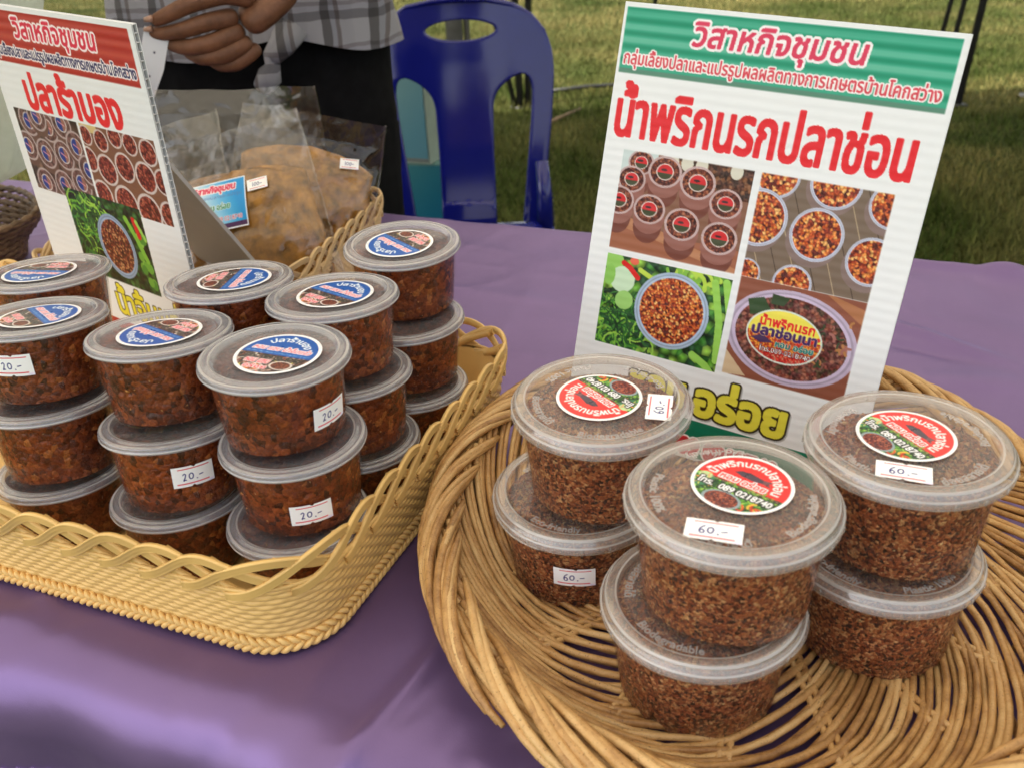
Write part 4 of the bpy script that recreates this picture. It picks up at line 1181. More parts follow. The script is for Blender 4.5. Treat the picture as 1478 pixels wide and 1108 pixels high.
def text_ring(name, txt, r0, th0, size, z, mat_):
    c = bpy.data.curves.new('tmp', 'FONT'); c.body = txt; c.size = size; c.resolution_u = 3; c.offset = size * .016; c.extrude = size * .03
    o = bpy.data.objects.new('tmp', c); COL.objects.link(o)
    me = o.evaluated_get(bpy.context.evaluated_depsgraph_get()).to_mesh()
    V = np.array([v.co[:] for v in me.vertices]); F = [tuple(p_.vertices) for p_ in me.polygons]
    o.evaluated_get(bpy.context.evaluated_depsgraph_get()).to_mesh_clear()
    bpy.data.objects.remove(o); bpy.data.curves.remove(c)
    w = V[:, 0].max(); a = th0 + (V[:, 0] - w / 2) / r0; r = r0 - V[:, 1]
    return np.stack([r * np.cos(a), r * np.sin(a), z + V[:, 2]], -1), F

def make_cup(kind):
    if kind == 'big':
        H, Rr, rb, rt = .0747, .06, .0483, .0545
        lidp = [(.0001, H - .0036), (.044, H - .0036), (.0468, H - .0034), (.0485, H - .0018), (.0500, H - .0002), (.0512, H), (.0545, H), (.0560, H - .0004), (.0572, H - .0018), (.0576, H - .0040), (.0588, H - .0050), (.0598, H - .0056), (.0600, H - .0075), (.0597, H - .0106),
                (.0589, H - .0106), (.0589, H - .0064), (.0566, H - .0054), (.0563, H - .0022), (.0552, H - .0012), (.0512, H - .0012), (.0490, H - .0040), (.0466, H - .0046), (.0001, H - .0046)]
    else:
        H, Rr, rb, rt = .0618, .0508, .0412, .0468
        lidp = [(.0001, H - .0030), (.0385, H - .0030), (.0398, H - .0026), (.0408, H - .0012), (.0420, H - .0003), (.0432, H), (.0445, H - .0004), (.0452, H - .0012), (.0462, H - .0013), (.0475, H - .0010), (.0492, H - .0012), (.0503, H - .0022), (.0500, H - .0034), (.0496, H - .0038), (.0505, H - .0044), (.0508, H - .0053), (.0505, H - .0062),
                (.0497, H - .0062), (.0497, H - .0048), (.0488, H - .0024), (.0450, H - .0022), (.0430, H - .0012), (.0412, H - .0024), (.0400, H - .0038), (.0001, H - .0038)]
    lv, lf = lathe(lidp, 128)
    lb = MB(); 
    lid = None
    V = list(map(tuple, lv)); F = [tuple(map(int, f)) for f in lf]
    if kind == 'big':
        for i in range(20):
            a = 2 * math.pi * (i + .3) / 20
            b = MB(); b.box((.0600 * math.cos(a), .0600 * math.sin(a), H - .0086), (.0010, .0009, .0040), Matrix.Rotation(a, 3, 'Z'))
            k = len(V); V += b.V; F += [tuple(q + k for q in f) for f in b.F]
        # tear tab step
        b = MB()
        b.tube([(.0603 * math.cos(t), .0603 * math.sin(t), H - .0075 - .002 * min(1, (t + 1.75) * 3)) for t in np.linspace(-1.75, -1.0, 12)], .0009, 5)
        k = len(V); V += b.V; F += [tuple(q + k for q in f) for f in b.F]
    me_lid = mesh("lid", V, F, M['lid_big' if kind == 'big' else 'lid_small'])
    me_lid.materials.append(M['rim_big' if kind == 'big' else 'rim_small'])
    rlim = .0478 if kind == 'big' else .0400
    for p_ in me_lid.polygons:
        if math.hypot(p_.center.x, p_.center.y) > rlim: p_.material_index = 1
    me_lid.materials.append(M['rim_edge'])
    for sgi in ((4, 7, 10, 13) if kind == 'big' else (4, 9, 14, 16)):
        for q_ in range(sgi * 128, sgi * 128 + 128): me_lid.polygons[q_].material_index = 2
    z1 = H - .0055
    cupp = [(.0001, .0022), (rb - .005, .0022), (rb - .0032, .0008), (rb - .0018, .0001), (rb - .0006, .0006), (rb, .0024), (rb + (rt - rb) * .5, z1 * .5), (rt, z1), (rt + .0008, z1 + .0005), (rt + .0008, z1 + .0012), (rt - .0006, z1 + .0012), (rt - .0007, z1), (rb + (rt - rb) * .5 - .0007, z1 * .5), (rb - .0008, .0032), (rb - .0035, .0030), (.0001, .0030)]
    cv, cf = lathe(cupp, 112)
    me_cup = mesh("cup", cv, cf, M['cup'])
    rin, rtin = rb - .0010, rt - .0010
    if kind == 'big':
        foods = [(food_mesh("food", H, rin, rtin,   .060, .0090, sd, M['food_big'], 340, 66, 44, .0007, 0.0),
                  bits_mesh("flakes", H, rin, rtin, .060, .0090, sd, 700, 800, [(.45, .19, .07), (.58, .31, .12), (.34, .11, .04), (.66, .44, .20), (.22, .07, .03), (.50, .22, .10)], .0005, .0015)) for sd in (3, 17)]
    else:
        foods = [(food_mesh("food", H, rin, rtin, .0545, .0015, sd, M['food_small'], 240, 48, 26, .0008, 0.0),
                  bits_mesh("flakes", H, rin, rtin, .0545, .0015, sd, 160, 50, [(.17, .045, .018), (.12, .03, .014), (.20, .055, .02), (.10, .03, .015), (.15, .05, .02), (.50, .22, .04), (.22, .07, .02), (.40, .22, .07)], .0005, .0017, .8)) for sd in (5, 23)]
    return dict(H=H, lid=me_lid, cup=me_cup, foods=foods, rt=rt, rb=rb)

KB, KS = make_cup('big'), make_cup('small')
ME = {}
ME['red'] = disc_mesh("round_label", red_sticker_art(), .0285, M['sticker'])
ME['blue'] = disc_mesh("round_label", blue_sticker_art(), .0292, M['sticker'], 54, 220)
art60, art20, art100 = tag_art('60.-', 3.4, 1), tag_art('20.-', 3.4, 2), tag_art('100-', 2.6, 3)
art60b = tag_art('60.-', 3.4, 5)
ME['t60'] = tag_mesh("price_tag", art60, .030, .0165); ME['t60b'] = tag_mesh("price_tag", art60b, .030, .0165)
ME['emboss'] = []
for txt, th in (("Eco-friendly", -.95), ("Plastic 100%", .45), ("ย่อยสลายได้", 1.75), ("Biodegradable", 3.15)):
    v_, f_ = text_ring("t", txt,   .0452, th, .0078, KB['H'] - .0034, None); ME['emboss'].append(mesh("embossed_word", v_, f_, M['emboss'], False))

def tub(kind, x, y, level, tilt, rz, label, sticker=None, st_ang=0, st_off=(0, 0), lid_tag=None, side_tag=None, fvar=0, base=None):
    K = KB if kind == 'big' else KS
    H = K['H']; z0 = (.006 if kind == 'big' else .004) + .001
    top = z0 + H + (level - 1) * (.0717 if kind == 'big' else .0598)
    a, b = R(tilt[0]), R(tilt[1])
    Rm = (Matrix.Rotation(b, 4, 'Y') @ Matrix.Rotation(a, 4, 'X'))
    Mx = Matrix.Translation((x, y, top)) @ Rm @ Matrix.Translation((0, 0, -H))
    o = empty("chili_tub" if kind == 'big' else "paste_tub"); o.matrix_world = Mx @ Matrix.Rotation(rz, 4, 'Z')
    Ri = Matrix.Rotation(-rz, 4, 'Z')
    tag(o, label, "food tub", "large tubs in the willow basket" if kind == 'big' else "small tubs in the yellow basket")
    link("cup", K['cup'], o)
    lid = link("lid", K['lid'], o)
    if kind == 'big': [link("embossed_word", q_, lid) for q_ in ME['emboss']]
    fm, bm = K['foods'][fvar]
    fo_ = link("food", fm, o, Matrix.Rotation(rz * 3.1 + x * 40, 4, 'Z')); fl = link("flakes", bm, fo_); fl["kind"] = "stuff"
    pz = H - (.0036 if kind == 'big' else .0030) + .0003
    if sticker:
        link("round_label", ME[sticker], o, Ri @ Matrix.Translation((st_off[0], st_off[1], pz + .0005)) @ Matrix.Rotation(R(st_ang), 4, 'Z'))
    if lid_tag:
        ox, oy, ang, mk = lid_tag
        link("price_tag", ME[mk], o, Ri @ Matrix.Translation((ox, oy, pz + .0012)) @ Matrix.Rotation(R(ang), 4, 'Z') @ Matrix.Rotation(R(1.2), 4, 'X'))
    if side_tag:
        ang, zw, art, tl = side_tag
        zl = zw - (top - H)
        r = K['rb'] + (K['rt'] - K['rb']) * zl / (H - .0055) + .0006
        me = tag_mesh("price_tag", art, .0285, .0165, r)
        lean = math.atan((K['rt'] - K['rb']) / (H - .0055))
        link("price_tag", me, o, Ri @ Matrix.Rotation(R(ang + 90), 4, 'Z') @ Matrix.Translation((0, 0, zl)) @ Matrix.Translation((0, -r, 0)) @ Matrix.Rotation(lean, 4, 'X') @ Matrix.Rotation(R(tl), 4, 'Y') @ Matrix.Translation((0, r, 0)))
    return o

# large tubs (positions solved from the photograph)
tub('big', .1183, .4208, 2, (.9, .1), 2.55, "large tub with red round label, front centre of the willow basket, topmost", 'red', -43.3, (.0075, .0090), (-.0173, -.0324, -18.4, 't60'), fvar=0)
tub('big', .1052, .4204, 1, (2.2, -.2), .9, "large tub under the front centre tub, nearest to the camera", fvar=1)
tub('big', .2338, .4659, 2, (1.0, 0), 3.4, "large tub with red round label, farthest right, on top of another", 'red', -68.2, (.0005, .0060), (-.0161, -.0328, -22, 't60b'), fvar=1)
tub('big', .2261, .4598, 1, (.1, 0), 4.6, "large tub under the farthest right tub of the willow basket", fvar=0)
tub('big', .0581, .5351, 2, (3.0, -.3), 1.6, "large tub with upside-down red label and sideways price tag, on top at left", 'red', 123.1, (-.0010, .0025), (.0361, -.0151, 77, 't60'), fvar=0)
tub('big', .0422, .5363, 1, (3.6, -.3), 5.2, "large tub with a 60 price tag on its side, beneath the left top tub", side_tag=(-98.1, .0449, art60b, 0), fvar=1)

SM = [
 (-.1566, .5582, 3, (.5, .8), "small blue-labelled tub at the front corner, label upright, priced on its right side", -22.1, (.0022, .0005), (-33.2, .1517, art20, 0)),
 (-.1526, .5515, 2, (1.3, .2), "middle small tub of the front corner stack with a 20 price tag", None, None, (-70.3, .0887, art20, 0)),
 (-.1564, .5438, 1, (.4, -.4), "bottom small tub of the front corner stack behind the basket rim", None, None, None),
 (-.2473, .6043, 3, (-5.0, .6), "small tub with upside-down blue label, left of the front corner stack", 139.1, (.0, .0), None),
 (-.2457, .5855, 2, (-4.9, .4), "middle small tub with chunky contents and a 20 tag, second stack from the corner", None, None, (-60.2, .0985, art20, 0)),
 (-.2515, .5819, 1, (-2, 0), "bottom small tub of the second stack from the corner", None, None, None),
 (-.3524, .6451, 3, (-6.2, .8), "small top tub cut by the left picture edge, label turned sideways", -52.3, (.002, .001), (-92.2, .1615, art20, 0)),
 (-.3524, .630, 2, (-5, 0), "middle small tub of the stack at the left picture edge", None, None, None),
 (-.3560, .625, 1, (-2, 0), "bottom small tub of the stack at the left picture edge", None, None, None),
 (-.385, .742, 3, (-4, 0), "small tub with clearer lid behind the left-edge stack, beside the brown-red sign", 166.7, (-.006, .0), None),
 (-.385, .730, 2, (-3, 0), "middle small tub of the rear left stack beside the sign", None, None, None),
 (-.388, .725, 1, (-1, 0), "bottom small tub of the rear left stack beside the sign", None, None, None),
 (-.2217, .7008, 3, (-3.6, .1), "small top tub right in front of the left sign's lower edge", -94.8, (.004, .001), None),
 (-.2225, .697, 2, (-2, 0), "middle small tub of the stack in front of the left sign", None, None, None),
 (-.2235, .695, 1, (0, 0), "bottom small tub of the stack in front of the left sign", None, None, None),
 (-.1328, .6574, 3, (-2.3, -.2), "small top tub directly behind the front corner tub", -42.0, (.002, .002), None),
 (-.1279, .6483, 2, (-1, 0), "middle small tub of the stack behind the front corner stack", None, None, None),
 (-.1270, .6463, 1, (0, 0), "bottom small tub of the stack behind the front corner stack", None, None, None),
 (-.0888, .767, 3, (3.7, -.2), "small top tub at the back right corner of the yellow basket", 128.6, (-.002, .0), None),
 (-.089, .7457, 2, (1.5, 0), "middle small tub of the back right corner stack", None, None, None),
 (-.0898, .7357, 1, (0, 0), "bottom small tub of the back right corner stack", None, None, None),
]
for i, (x, y, l, t, lab, ang, off, sd) in enumerate(SM):
    tub('small', x, y, l, t, i * 1.3 + .4, lab, 'blue' if ang is not None else None, ang or 0, off or (0, 0), None, sd, i % 2)

# ------------------------------------------------------------------ the two fluted board signs
def frame(A, ex, dn):
    X = Vector(ex).normalized(); Z = -Vector(dn); Z = (Z - X * Z.dot(X)).normalized(); Y = Z.cross(X)
    return Matrix(((X.x, Y.x, Z.x, A[0]), (X.y, Y.y, Z.y, A[1]), (X.z, Y.z, Z.z, A[2]), (0, 0, 0, 1)))

def board_sign(A, ex, dn, W, H, art, label, rot_right=False):
    Mx = frame(A, ex, dn)
    o = empty("board_sign"); o.matrix_world = Mx @ Matrix.Translation((W / 2, 0, -H)); tag(o, label, "sign")
    T0 = Matrix.Translation((-W / 2, 0, H))
    th = .0050
    n = 47; pitch_ = H / n
    def relief(X, Z): return .00007 * np.cos(Z / pitch_ * 2 * np.pi) + .0008 * np.sin(X * 9 + 1) * np.sin(Z * 7)
    link("printed_face", sheet_mesh("printed_face", art, W, H, M['print'], relief), o, T0)
    for nm, y in (("front_sheet", .0011), ("back_sheet", th)):
        b = MB(); b.box((W / 2, y, -H / 2), (W, .0005, H)); ob = b.build(nm, M['board'], o, False); ob.matrix_local = T0
    b = MB(); b.box((0, 0, 0), (W - .0006, th - .0018, .0006)); rib = mesh("flute_rib", b.V, b.F, M['flute'], False)
    for i in range(n + 1):
        z = -min(max(i * pitch_, .0006), H - .0006)
        link("flute_rib", rib, o, T0 @ Matrix.Translation((W / 2, .0030, z)))
    return o, Mx

rs, rsM = board_sign((.10322, .77242, .36862), (.85153, -.51962, -.06988), (-.16219, -.13432, -.97758), .2495, .352, right_sign_art(),
    "white board sign with green header and red title standing in the willow basket")
ls_A = Vector((-.2993, .8243, .3647)); ls_ex = Vector((.79655, -.60268, -.04787)); ls_dn = Vector((-.00748, .06936, -.99756))
ls, lsM = board_sign(ls_A - ls_ex * .2516, ls_ex, ls_dn, .2516, .353, left_sign_art(),
    "white board sign with brown-red header standing among the small tubs at left")
def strut(parent, P0, P1, side, w, name="back_strut"):
    P0, P1, side = Vector(P0), Vector(P1), Vector(side).normalized()
    d = (P1 - P0); nn = d.cross(side).normalized() * .002
    V = [P0 - nn, P0 + nn, P0 - side * w - nn, P0 - side * w + nn, P1 - nn, P1 + nn, P1 - side * w - nn, P1 - side * w + nn]
    inv = parent.matrix_world.inverted()
    me = mesh(name, [inv @ v for v in V], [(0, 1, 3, 2), (4, 6, 7, 5), (0, 4, 5, 1), (2, 3, 7, 6), (0, 2, 6, 4), (1, 5, 7, 3)], M['back_board'], False)
    link(name, me, parent)
bpy.context.view_layer.update()
nl = lsM.to_3x3() @ Vector((0, 1, 0))
strut(ls, ls_A - ls_ex * .095 + ls_dn * .05 + nl * .008, Vector((-.2535, 1.045, .004)), ls_ex, .13)
nr = rsM.to_3x3() @ Vector((0, 1, 0))
strut(rs, Vector((.10322, .77242, .36862)) + Vector((.85153, -.51962, -.06988)) * .19 + Vector((-.16219, -.13432, -.97758)) * .02 + nr * .008, Vector((.235, .735, .012)), (.85153, -.51962, -.06988), .13)

# ------------------------------------------------------------------ clear bags of dried food
def pouch(loc, rz, lean, roll_, w, h, label, seed, fill=.62, thick=.03, label_art=None, lp=None, price=None):
    o = empty("food_bag"); tag(o, label, "food bag", "clear food bags in the tan basket")
    o.matrix_world = Matrix.Translation(loc) @ Matrix.Rotation(rz, 4, 'Z') @ Matrix.Rotation(-lean, 4, 'X') @ Matrix.Rotation(roll_, 4, 'Y')
    nx, nz = 70, 80
    X, Zq = np.meshgrid(np.linspace(-.5, .5, nx), np.linspace(0, 1, nz))
    prof = np.clip(np.sin(np.pi * np.clip(Zq / .86, 0, 1) ** .75), 0, 1) ** .8 * np.clip(1 - (2 * X) ** 4, 0, 1) ** .7
    wob = .006 * vnoise(X * 5, Zq * 5, 0, seed) + .0025 * vnoise(X * 14, Zq * 11, 0, seed + 1)
    wob = wob + .0050 * (1 - np.abs(vnoise(X * 6 + Zq * 3, Zq * 7, 0, seed + 30))) ** 5 * (.3 + Zq) - .004 * (1 - np.abs(vnoise(X * 9 - Zq * 5, Zq * 5, 0, seed + 33))) ** 6
    bend = .030 * np.clip(Zq - .72, 0, 1) ** 1.3 * 6 * vnoise(X * 2.2, Zq * 1.2, 0, seed + 2)
    Vf = np.stack([X * w * (1 - .05 * prof), -(thick * prof + wob * np.maximum(prof, .5)) + bend, Zq * h + .004 * vnoise(X * 4, Zq * 2, 0, seed + 7) * Zq], -1)
    Vb = np.stack([X * w * (1 - .05 * prof), (thick * prof + wob * prof) + bend + .0012, Zq * h + .004 * vnoise(X * 4, Zq * 2, 0, seed + 7) * Zq], -1)
    G = grid_faces(nx, nz)
    link("film", mesh("film", np.concatenate([Vf.reshape(-1, 3), Vb.reshape(-1, 3)]), np.concatenate([G, G[:, ::-1] + nx * nz]), M['bag']), o)
    # welded side seams
    for sx in (0, nx - 1):
        b = MB(); b.tube([tuple(Vf[j, sx]) for j in range(nz)], .0016, 5); b.build("side_seam", M['bag'], o)
    # contents: lumpy mass
    zc = np.linspace(0.01, 1, 34); th = np.linspace(0, 2 * np.pi, 64, endpoint=False); TH, ZC = np.meshgrid(th, zc)
    z = ZC * fill * h; pr = np.clip(np.sin(np.pi * np.clip(ZC * fill / .86, 0, 1) ** .75), .05, 1) ** .8
    topk = np.clip((1 - ZC) * 7, 0, 1) ** .5
    nn = vnoise(np.cos(TH) * 3, np.sin(TH) * 3, ZC * 8, seed + 3) * .16 + vnoise(np.cos(TH) * 8, np.sin(TH) * 8, ZC * 18, seed + 4) * .06
    xx = np.sign(np.cos(TH)) * np.abs(np.cos(TH)) ** .6 * w * .455 * (1 + .1 * nn) * topk; yy = np.sin(TH) * thick * .84 * pr * (1 + nn) * topk
    z = z + .012 * nn * (ZC > .7)
    c = np.ones((xx.size, 3))
    link("contents", mesh("contents", np.stack([xx, yy, z], -1).reshape(-1, 3), grid_faces(64, 34, True), M['bag_food'], True, c), o)
    def patch(art, cx, cz, pw, ph, name, ang=0):
        H_, W_ = art.shape[:2]
        x, zz_ = np.meshgrid((np.arange(W_) / (W_ - 1) - .5) * pw, (.5 - np.arange(H_) / (H_ - 1)) * ph)
        ca, sa = math.cos(ang), math.sin(ang)
        x2, z2 = cx + x * ca - zz_ * sa, cz + x * sa + zz_ * ca
        p_ = np.clip(np.sin(np.pi * np.clip(z2 / h / .86, 0, 1) ** .75), 0, 1) ** .8 * np.clip(1 - (2 * x2 / w) ** 4, 0, 1) ** .7
        y2 = -(thick * p_) - .0022 - .006 * np.maximum(0, p_ * vnoise(x2 / w * 5, z2 / h * 5, 0, seed))
        link(name, mesh(name, np.stack([x2, y2, z2], -1).reshape(-1, 3), grid_faces(W_, H_), M['sticker'], True, srgb(art).reshape(-1, 3)), o)
    if label_art is not None: patch(label_art, *lp)
    if price is not None: patch(art100, *price)
    return o

def bag_label_art():
    c = Canvas(90, 75, 1.3, (.93, .95, .98))
    t = np.clip((c.X + (75 - c.Y) * .3 - 35) / 55, 0, 1)[..., None]
    c.put(c.rectm(2, 2, 88, 73), np.array([.90, .94, .98]) * (1 - t) + np.array([.05, .58, .86]) * t)
    c.rect(2, 66, 88, 73, (.30, .16, .35)); c.ell(18, 42, 15, 11, (.82, .66, .42)); c.crumbs(c.ellm(18, 42, 13, 9), 3, [(.85, .7, .5), (.7, .5, .3), (.9, .8, .6)], 3)
    c.text("วิสาหกิจชุมชน", 14, 6, 74, 20, (.86, .22, .36), .8, ((.98, .96, .97), 1.4), .12)
    c.text("กลุ่มเลี้ยงปลาและแปรรูป", 10, 21, 84, 28, (.35, .45, .7), .2)
    c.text("หอม อร่อย", 30, 34, 66, 44, (.1, .5, .35), .4, ((.95, .97, .98), .8)); c.text("โทร. 089 0218740", 30, 54, 82, 62, (.80, .22, .30), .3, ((.95, .97, .98), .6))
    return c.final()
BL = bag_label_art()
pouch((-.300, 1.085, .012), R(-8), R(27), R(-17), .205, .215, "front clear bag of dried food with blue and white label and 100 price tag", 4, .76, .034, BL, (-.022, .120, .082, .064, "printed_label", -.10), (.036, .132, .026, .0145, "price_tag", -.06))
pouch((-.285, 1.175, .012), R(4), R(20), R(14), .19, .205, "second clear bag leaning right behind the labelled bag, priced near its top", 9, .80, .030, None, None, (.055, .150, .024, .0135, "price_tag", .1))
pouch((-.345, 1.235, .012), R(-4), R(8), R(-1), .225, .225, "rear clear bag with tall empty top standing against the black trousers", 15, .52, .026)
pouch((-.405, 1.150, .012), R(-20), R(20), R(-22), .19, .20, "crumpled clear bag at left, half hidden by the left sign", 22, .6, .030)

# big milky carrier bag behind the left sign
def carrier_bag():
    o = empty("carrier_bag", (-.815, 1.33, .088)); tag(o, "milky pale green plastic carrier bag with small dark green print, far left", "plastic bag")
    n, k = 72, 40
    th = np.linspace(0, 2 * np.pi, n, endpoint=False); zz = np.linspace(0, 1, k)
    TH, ZZ = np.meshgrid(th, zz)
    r = .125 * np.clip(ZZ * 9, .05, 1) ** .5 * (1 + .75 * ZZ) + .020 * vnoise(np.cos(TH) * 2, np.sin(TH) * 2, ZZ * 4, 2) + .009 * vnoise(np.cos(TH) * 7, np.sin(TH) * 7, ZZ * 5, 3)
    Vc = np.stack([r * np.cos(TH), r * np.sin(TH) * .8, ZZ * .36], -1)
    link("film", mesh("film", Vc.reshape(-1, 3), grid_faces(n, k, True), M['white_bag']), o)
    b = MB(); b.tube([(-.06, 0, .34), (-.03, 0, .41), (.02, 0, .43), (.06, 0, .41), (.08, 0, .34)], [.010, .012, .014, .012, .010], 8); b.build("handle", M['white_bag'], o)
    # printed green mark
    for q, (a0, z0, w_) in enumerate(((-1.05, .150, .018), (-.90, .147, .016), (-1.18, .153, .012))):
        t = np.linspace(-.5, .5, 8); A_, Z_2 = np.meshgrid(a0 + t * w_ / .13, z0 + t * .018)
        rr_ = .125 * (1 + .75 * Z_2 / .36) + .016
        link("printed_mark", mesh("printed_mark", np.stack([rr_ * np.cos(A_), rr_ * np.sin(A_) * .8, Z_2], -1).reshape(-1, 3), grid_faces(8, 8), simple_green, True), o)
simple_green = simple("green_print_ink", (.02, .10, .05), .5)
carrier_bag()

# ------------------------------------------------------------------ the seller behind the table
def skin_geo(chains, sub=2):
    """chains: list of (points, radii); joined where the first point of a chain is an index tuple (chain, i)"""
    V = []; Ed = []; Rr = []; idx = []
    for pts, rad in chains:
        ids = []
        for i, (q, r) in enumerate(zip(pts, rad)):
            if isinstance(q, tuple) and len(q) == 2: ids.append(idx[q[0]][q[1]]); continue
            V.append(q); Rr.append(r); ids.append(len(V) - 1)
        idx.append(ids); Ed += list(zip(ids[:-1], ids[1:]))
    me = bpy.data.meshes.new("tmp"); me.from_pydata(V, Ed, []); o = bpy.data.objects.new("tmp", me); COL.objects.link(o)
    sk = o.modifiers.new("s", 'SKIN'); sk.use_smooth_shade = True
    for i, r in enumerate(Rr):
        rr_ = (r, r) if not hasattr(r, '__len__') else r
        me.skin_vertices[0].data[i].radius = rr_
    for d in me.skin_vertices[0].data: d.use_root = False
    me.skin_vertices[0].data[0].use_root = True
    sb = o.modifiers.new("u", 'SUBSURF'); sb.levels = sub; sb.render_levels = sub
    em = o.evaluated_get(bpy.context.evaluated_depsgraph_get()).to_mesh()
    Vo = [tuple(v.co) for v in em.vertices]; Fo = [tuple(p_.vertices) for p_ in em.polygons]
    o.evaluated_get(bpy.context.evaluated_depsgraph_get()).to_mesh_clear()
    bpy.data.objects.remove(o); bpy.data.meshes.remove(me)
    return Vo, Fo

def ring_loft(rings, n=40, wob=0.0, seed=0, cap=False):
    """rings: (cx, cy, z, rx, ry)"""
    th = np.linspace(0, 2 * np.pi, n, endpoint=False); V = []
    for (cx, cy, z, a, b_) in rings:
        w = 1 + wob * vnoise(np.cos(th) * 2.5 + 5, np.sin(th) * 2.5, z * 9, seed) + wob * .5 * vnoise(np.cos(th) * 6, np.sin(th) * 6, z * 14, seed + 1)
        V += np.stack([cx + a * np.cos(th) * w, cy + b_ * np.sin(th) * w, z + 0 * th], -1).tolist()
    F = [tuple(map(int, f)) for f in grid_faces(n, len(rings), True)]
    if cap: F += [tuple(range(n))[::-1], tuple(range((len(rings) - 1) * n, len(rings) * n))]
    return V, F

def interp(rows, k):
    rows = np.array(rows, float); t = np.linspace(0, len(rows) - 1, k); i = np.clip(t.astype(int), 0, len(rows) - 2); f_ = (t - i)[:, None]; f_ = f_ * f_ * (3 - 2 * f_)
    return rows[i] * (1 - f_) + rows[i + 1] * f_

def seller():
    px, py = -.43, 1.82
    o = empty("person", (px, py, GROUND)); tag(o, "person in plaid shirt and black trousers holding a white paper strip behind the table", "person")
    inv = Matrix.Translation((-px, -py, -GROUND))
    def w(v): return inv @ Vector(v)
    b = MB()
    # trunk, neck, head, both arms and legs as one skinned figure
    tr = [w((px, py, z)) for z in (.20, .32, .46, .60, .70, .77, .83, .90, .985)]
    rad = [(.125, .10), (.13, .10), (.125, .10), (.14, .10), (.13, .09), (.055, .055), (.052, .055), (.078, .085), (.070, .080)]
    sh_r, el_r, wr_r = (-.235, 1.82, .715), (-.185, 1.76, .49), (-.300, 1.535, .335)
    sh_l, el_l, wr_l = (-.625, 1.82, .715), (-.72, 1.72, .48), (-.64, 1.50, .44)
    ch = [(tr, rad),
          ([(0, 4), w(sh_r), w(el_r), w((-.24, 1.65, .41)), w(wr_r)], [0, .056, .043, .038, .030]),
          ([(0, 4), w(sh_l), w(el_l), w((-.70, 1.60, .46)), w(wr_l), w((-.615, 1.45, .43)), w((-.60, 1.40, .42))], [0, .056, .043, .038, .028, (.038, .022), (.034, .018)]),
          ([(0, 0), w((-.33, 1.82, .10)), w((-.335, 1.81, -.30)), w((-.335, 1.84, -.68)), w((-.335, 1.75, -.74))], [0, .090, .055, .036, .03]),
          ([(0, 0), w((-.53, 1.82, .10)), w((-.53, 1.81, -.30)), w((-.53, 1.84, -.68)), w((-.53, 1.75, -.74))], [0, .090, .055, .036, .03])]
    V, F = skin_geo(ch, 2); b.add(V, F)
    # the hand that holds the paper: palm and five bent fingers rooted in it
    palm = [w(wr_r), w((-.325, 1.515, .318)), w((-.352, 1.500, .300)), w((-.378, 1.492, .284))]
    V, F = skin_geo([(palm, [(.030, .022), (.036, .024), (.043, .026), (.040, .022)])], 2); b.add(V, F)
    fingers = [([(-.350, 1.490, .322), (-.388, 1.470, .333), (-.440, 1.462, .322), (-.474, 1.460, .309), (-.500, 1.460, .300)], [.018, .0165, .0145, .0130, .0095]),
               ([(-.378, 1.490, .300), (-.420, 1.466, .296), (-.455, 1.462, .287), (-.486, 1.464, .283), (-.509, 1.466, .286)], [.0165, .0155, .0138, .0122, .0090]),
               ([(-.372, 1.492, .282), (-.420, 1.466, .266), (-.455, 1.464, .262), (-.482, 1.474, .267), (-.494, 1.486, .278)], [.0165, .0158, .0142, .0125, .0092]),
               ([(-.366, 1.495, .266), (-.408, 1.470, .247), (-.440, 1.470, .246), (-.462, 1.482, .254), (-.468, 1.494, .266)], [.0155, .0150, .0135, .0118, .0088]),
               ([(-.356, 1.500, .256), (-.392, 1.484, .232), (-.418, 1.484, .232), (-.436, 1.494, .242), (-.440, 1.504, .252)], [.0140, .0132, .0118, .0105, .0080])]
    for pts, rad in fingers:
        V, F = skin_geo([([w(q) for q in pts], [r_ * .93 for r_ in rad])], 2); b.add(V, F)
    # face features and ears
    hz = .945 - GROUND
    for sx in (-1, 1):
        b.add(*[q for q in tube_geo([Vector((sx * .078, .0, hz + .02)), Vector((sx * .088, .008, hz)), Vector((sx * .080, .0, hz - .03))], [.008, .014, .008], 8)])
    b.add(*tube_geo([Vector((0, -.085, hz + .01)), Vector((0, -.102, hz - .018)), Vector((0, -.092, hz - .03))], [.009, .015, .010], 8))
    b.build("body", M['skin'], o)
    for sx in (-1, 1):
        e = MB(); e.add(*tube_geo([Vector((sx * .03, -.072, hz + .015)), Vector((sx * .03, -.084, hz + .015))], [.012, .007], 10)); e.build("eye", M['board'], o)
    e = MB(); e.add(*tube_geo([Vector((-.025, -.084, hz - .055)), Vector((0, -.090, hz - .056)), Vector((.025, -.084, hz - .055))], [.003, .007, .003], 8)); e.build("mouth", M['nail'], o)
    V, F = ring_loft(interp([(0, .01, hz - .02, .086, .085), (0, .012, hz + .03, .090, .094), (0, .010, hz + .07, .080, .086), (0, .006, hz + .098, .045, .05), (0, .006, hz + .104, .004, .004)], 16), 32, .05, 3)
    V = [v for v in V]; hb_ = MB(); hb_.add(V, [f for f in F if not (sum(V[i][1] for i in f) / 4 < -.045 and sum(V[i][2] for i in f) / 4 < hz + .045)]); hb_.build("hair", M['hair'], o)
    # nails
    for (x, y, z), r in (((-.500, 1.452, .306), .0065), ((-.505, 1.456, .292), .006)):
        e = MB(); c_ = w((x, y, z)); e.add(*tube_geo([c_ + Vector((.006, -.002, 0)), c_ + Vector((-.006, 0, -.001))], [r * .8, r * .5], 8)); e.build("fingernail", M['nail'], o)
    # trousers: hips then two legs
    tb_ = MB(); z0 = -GROUND
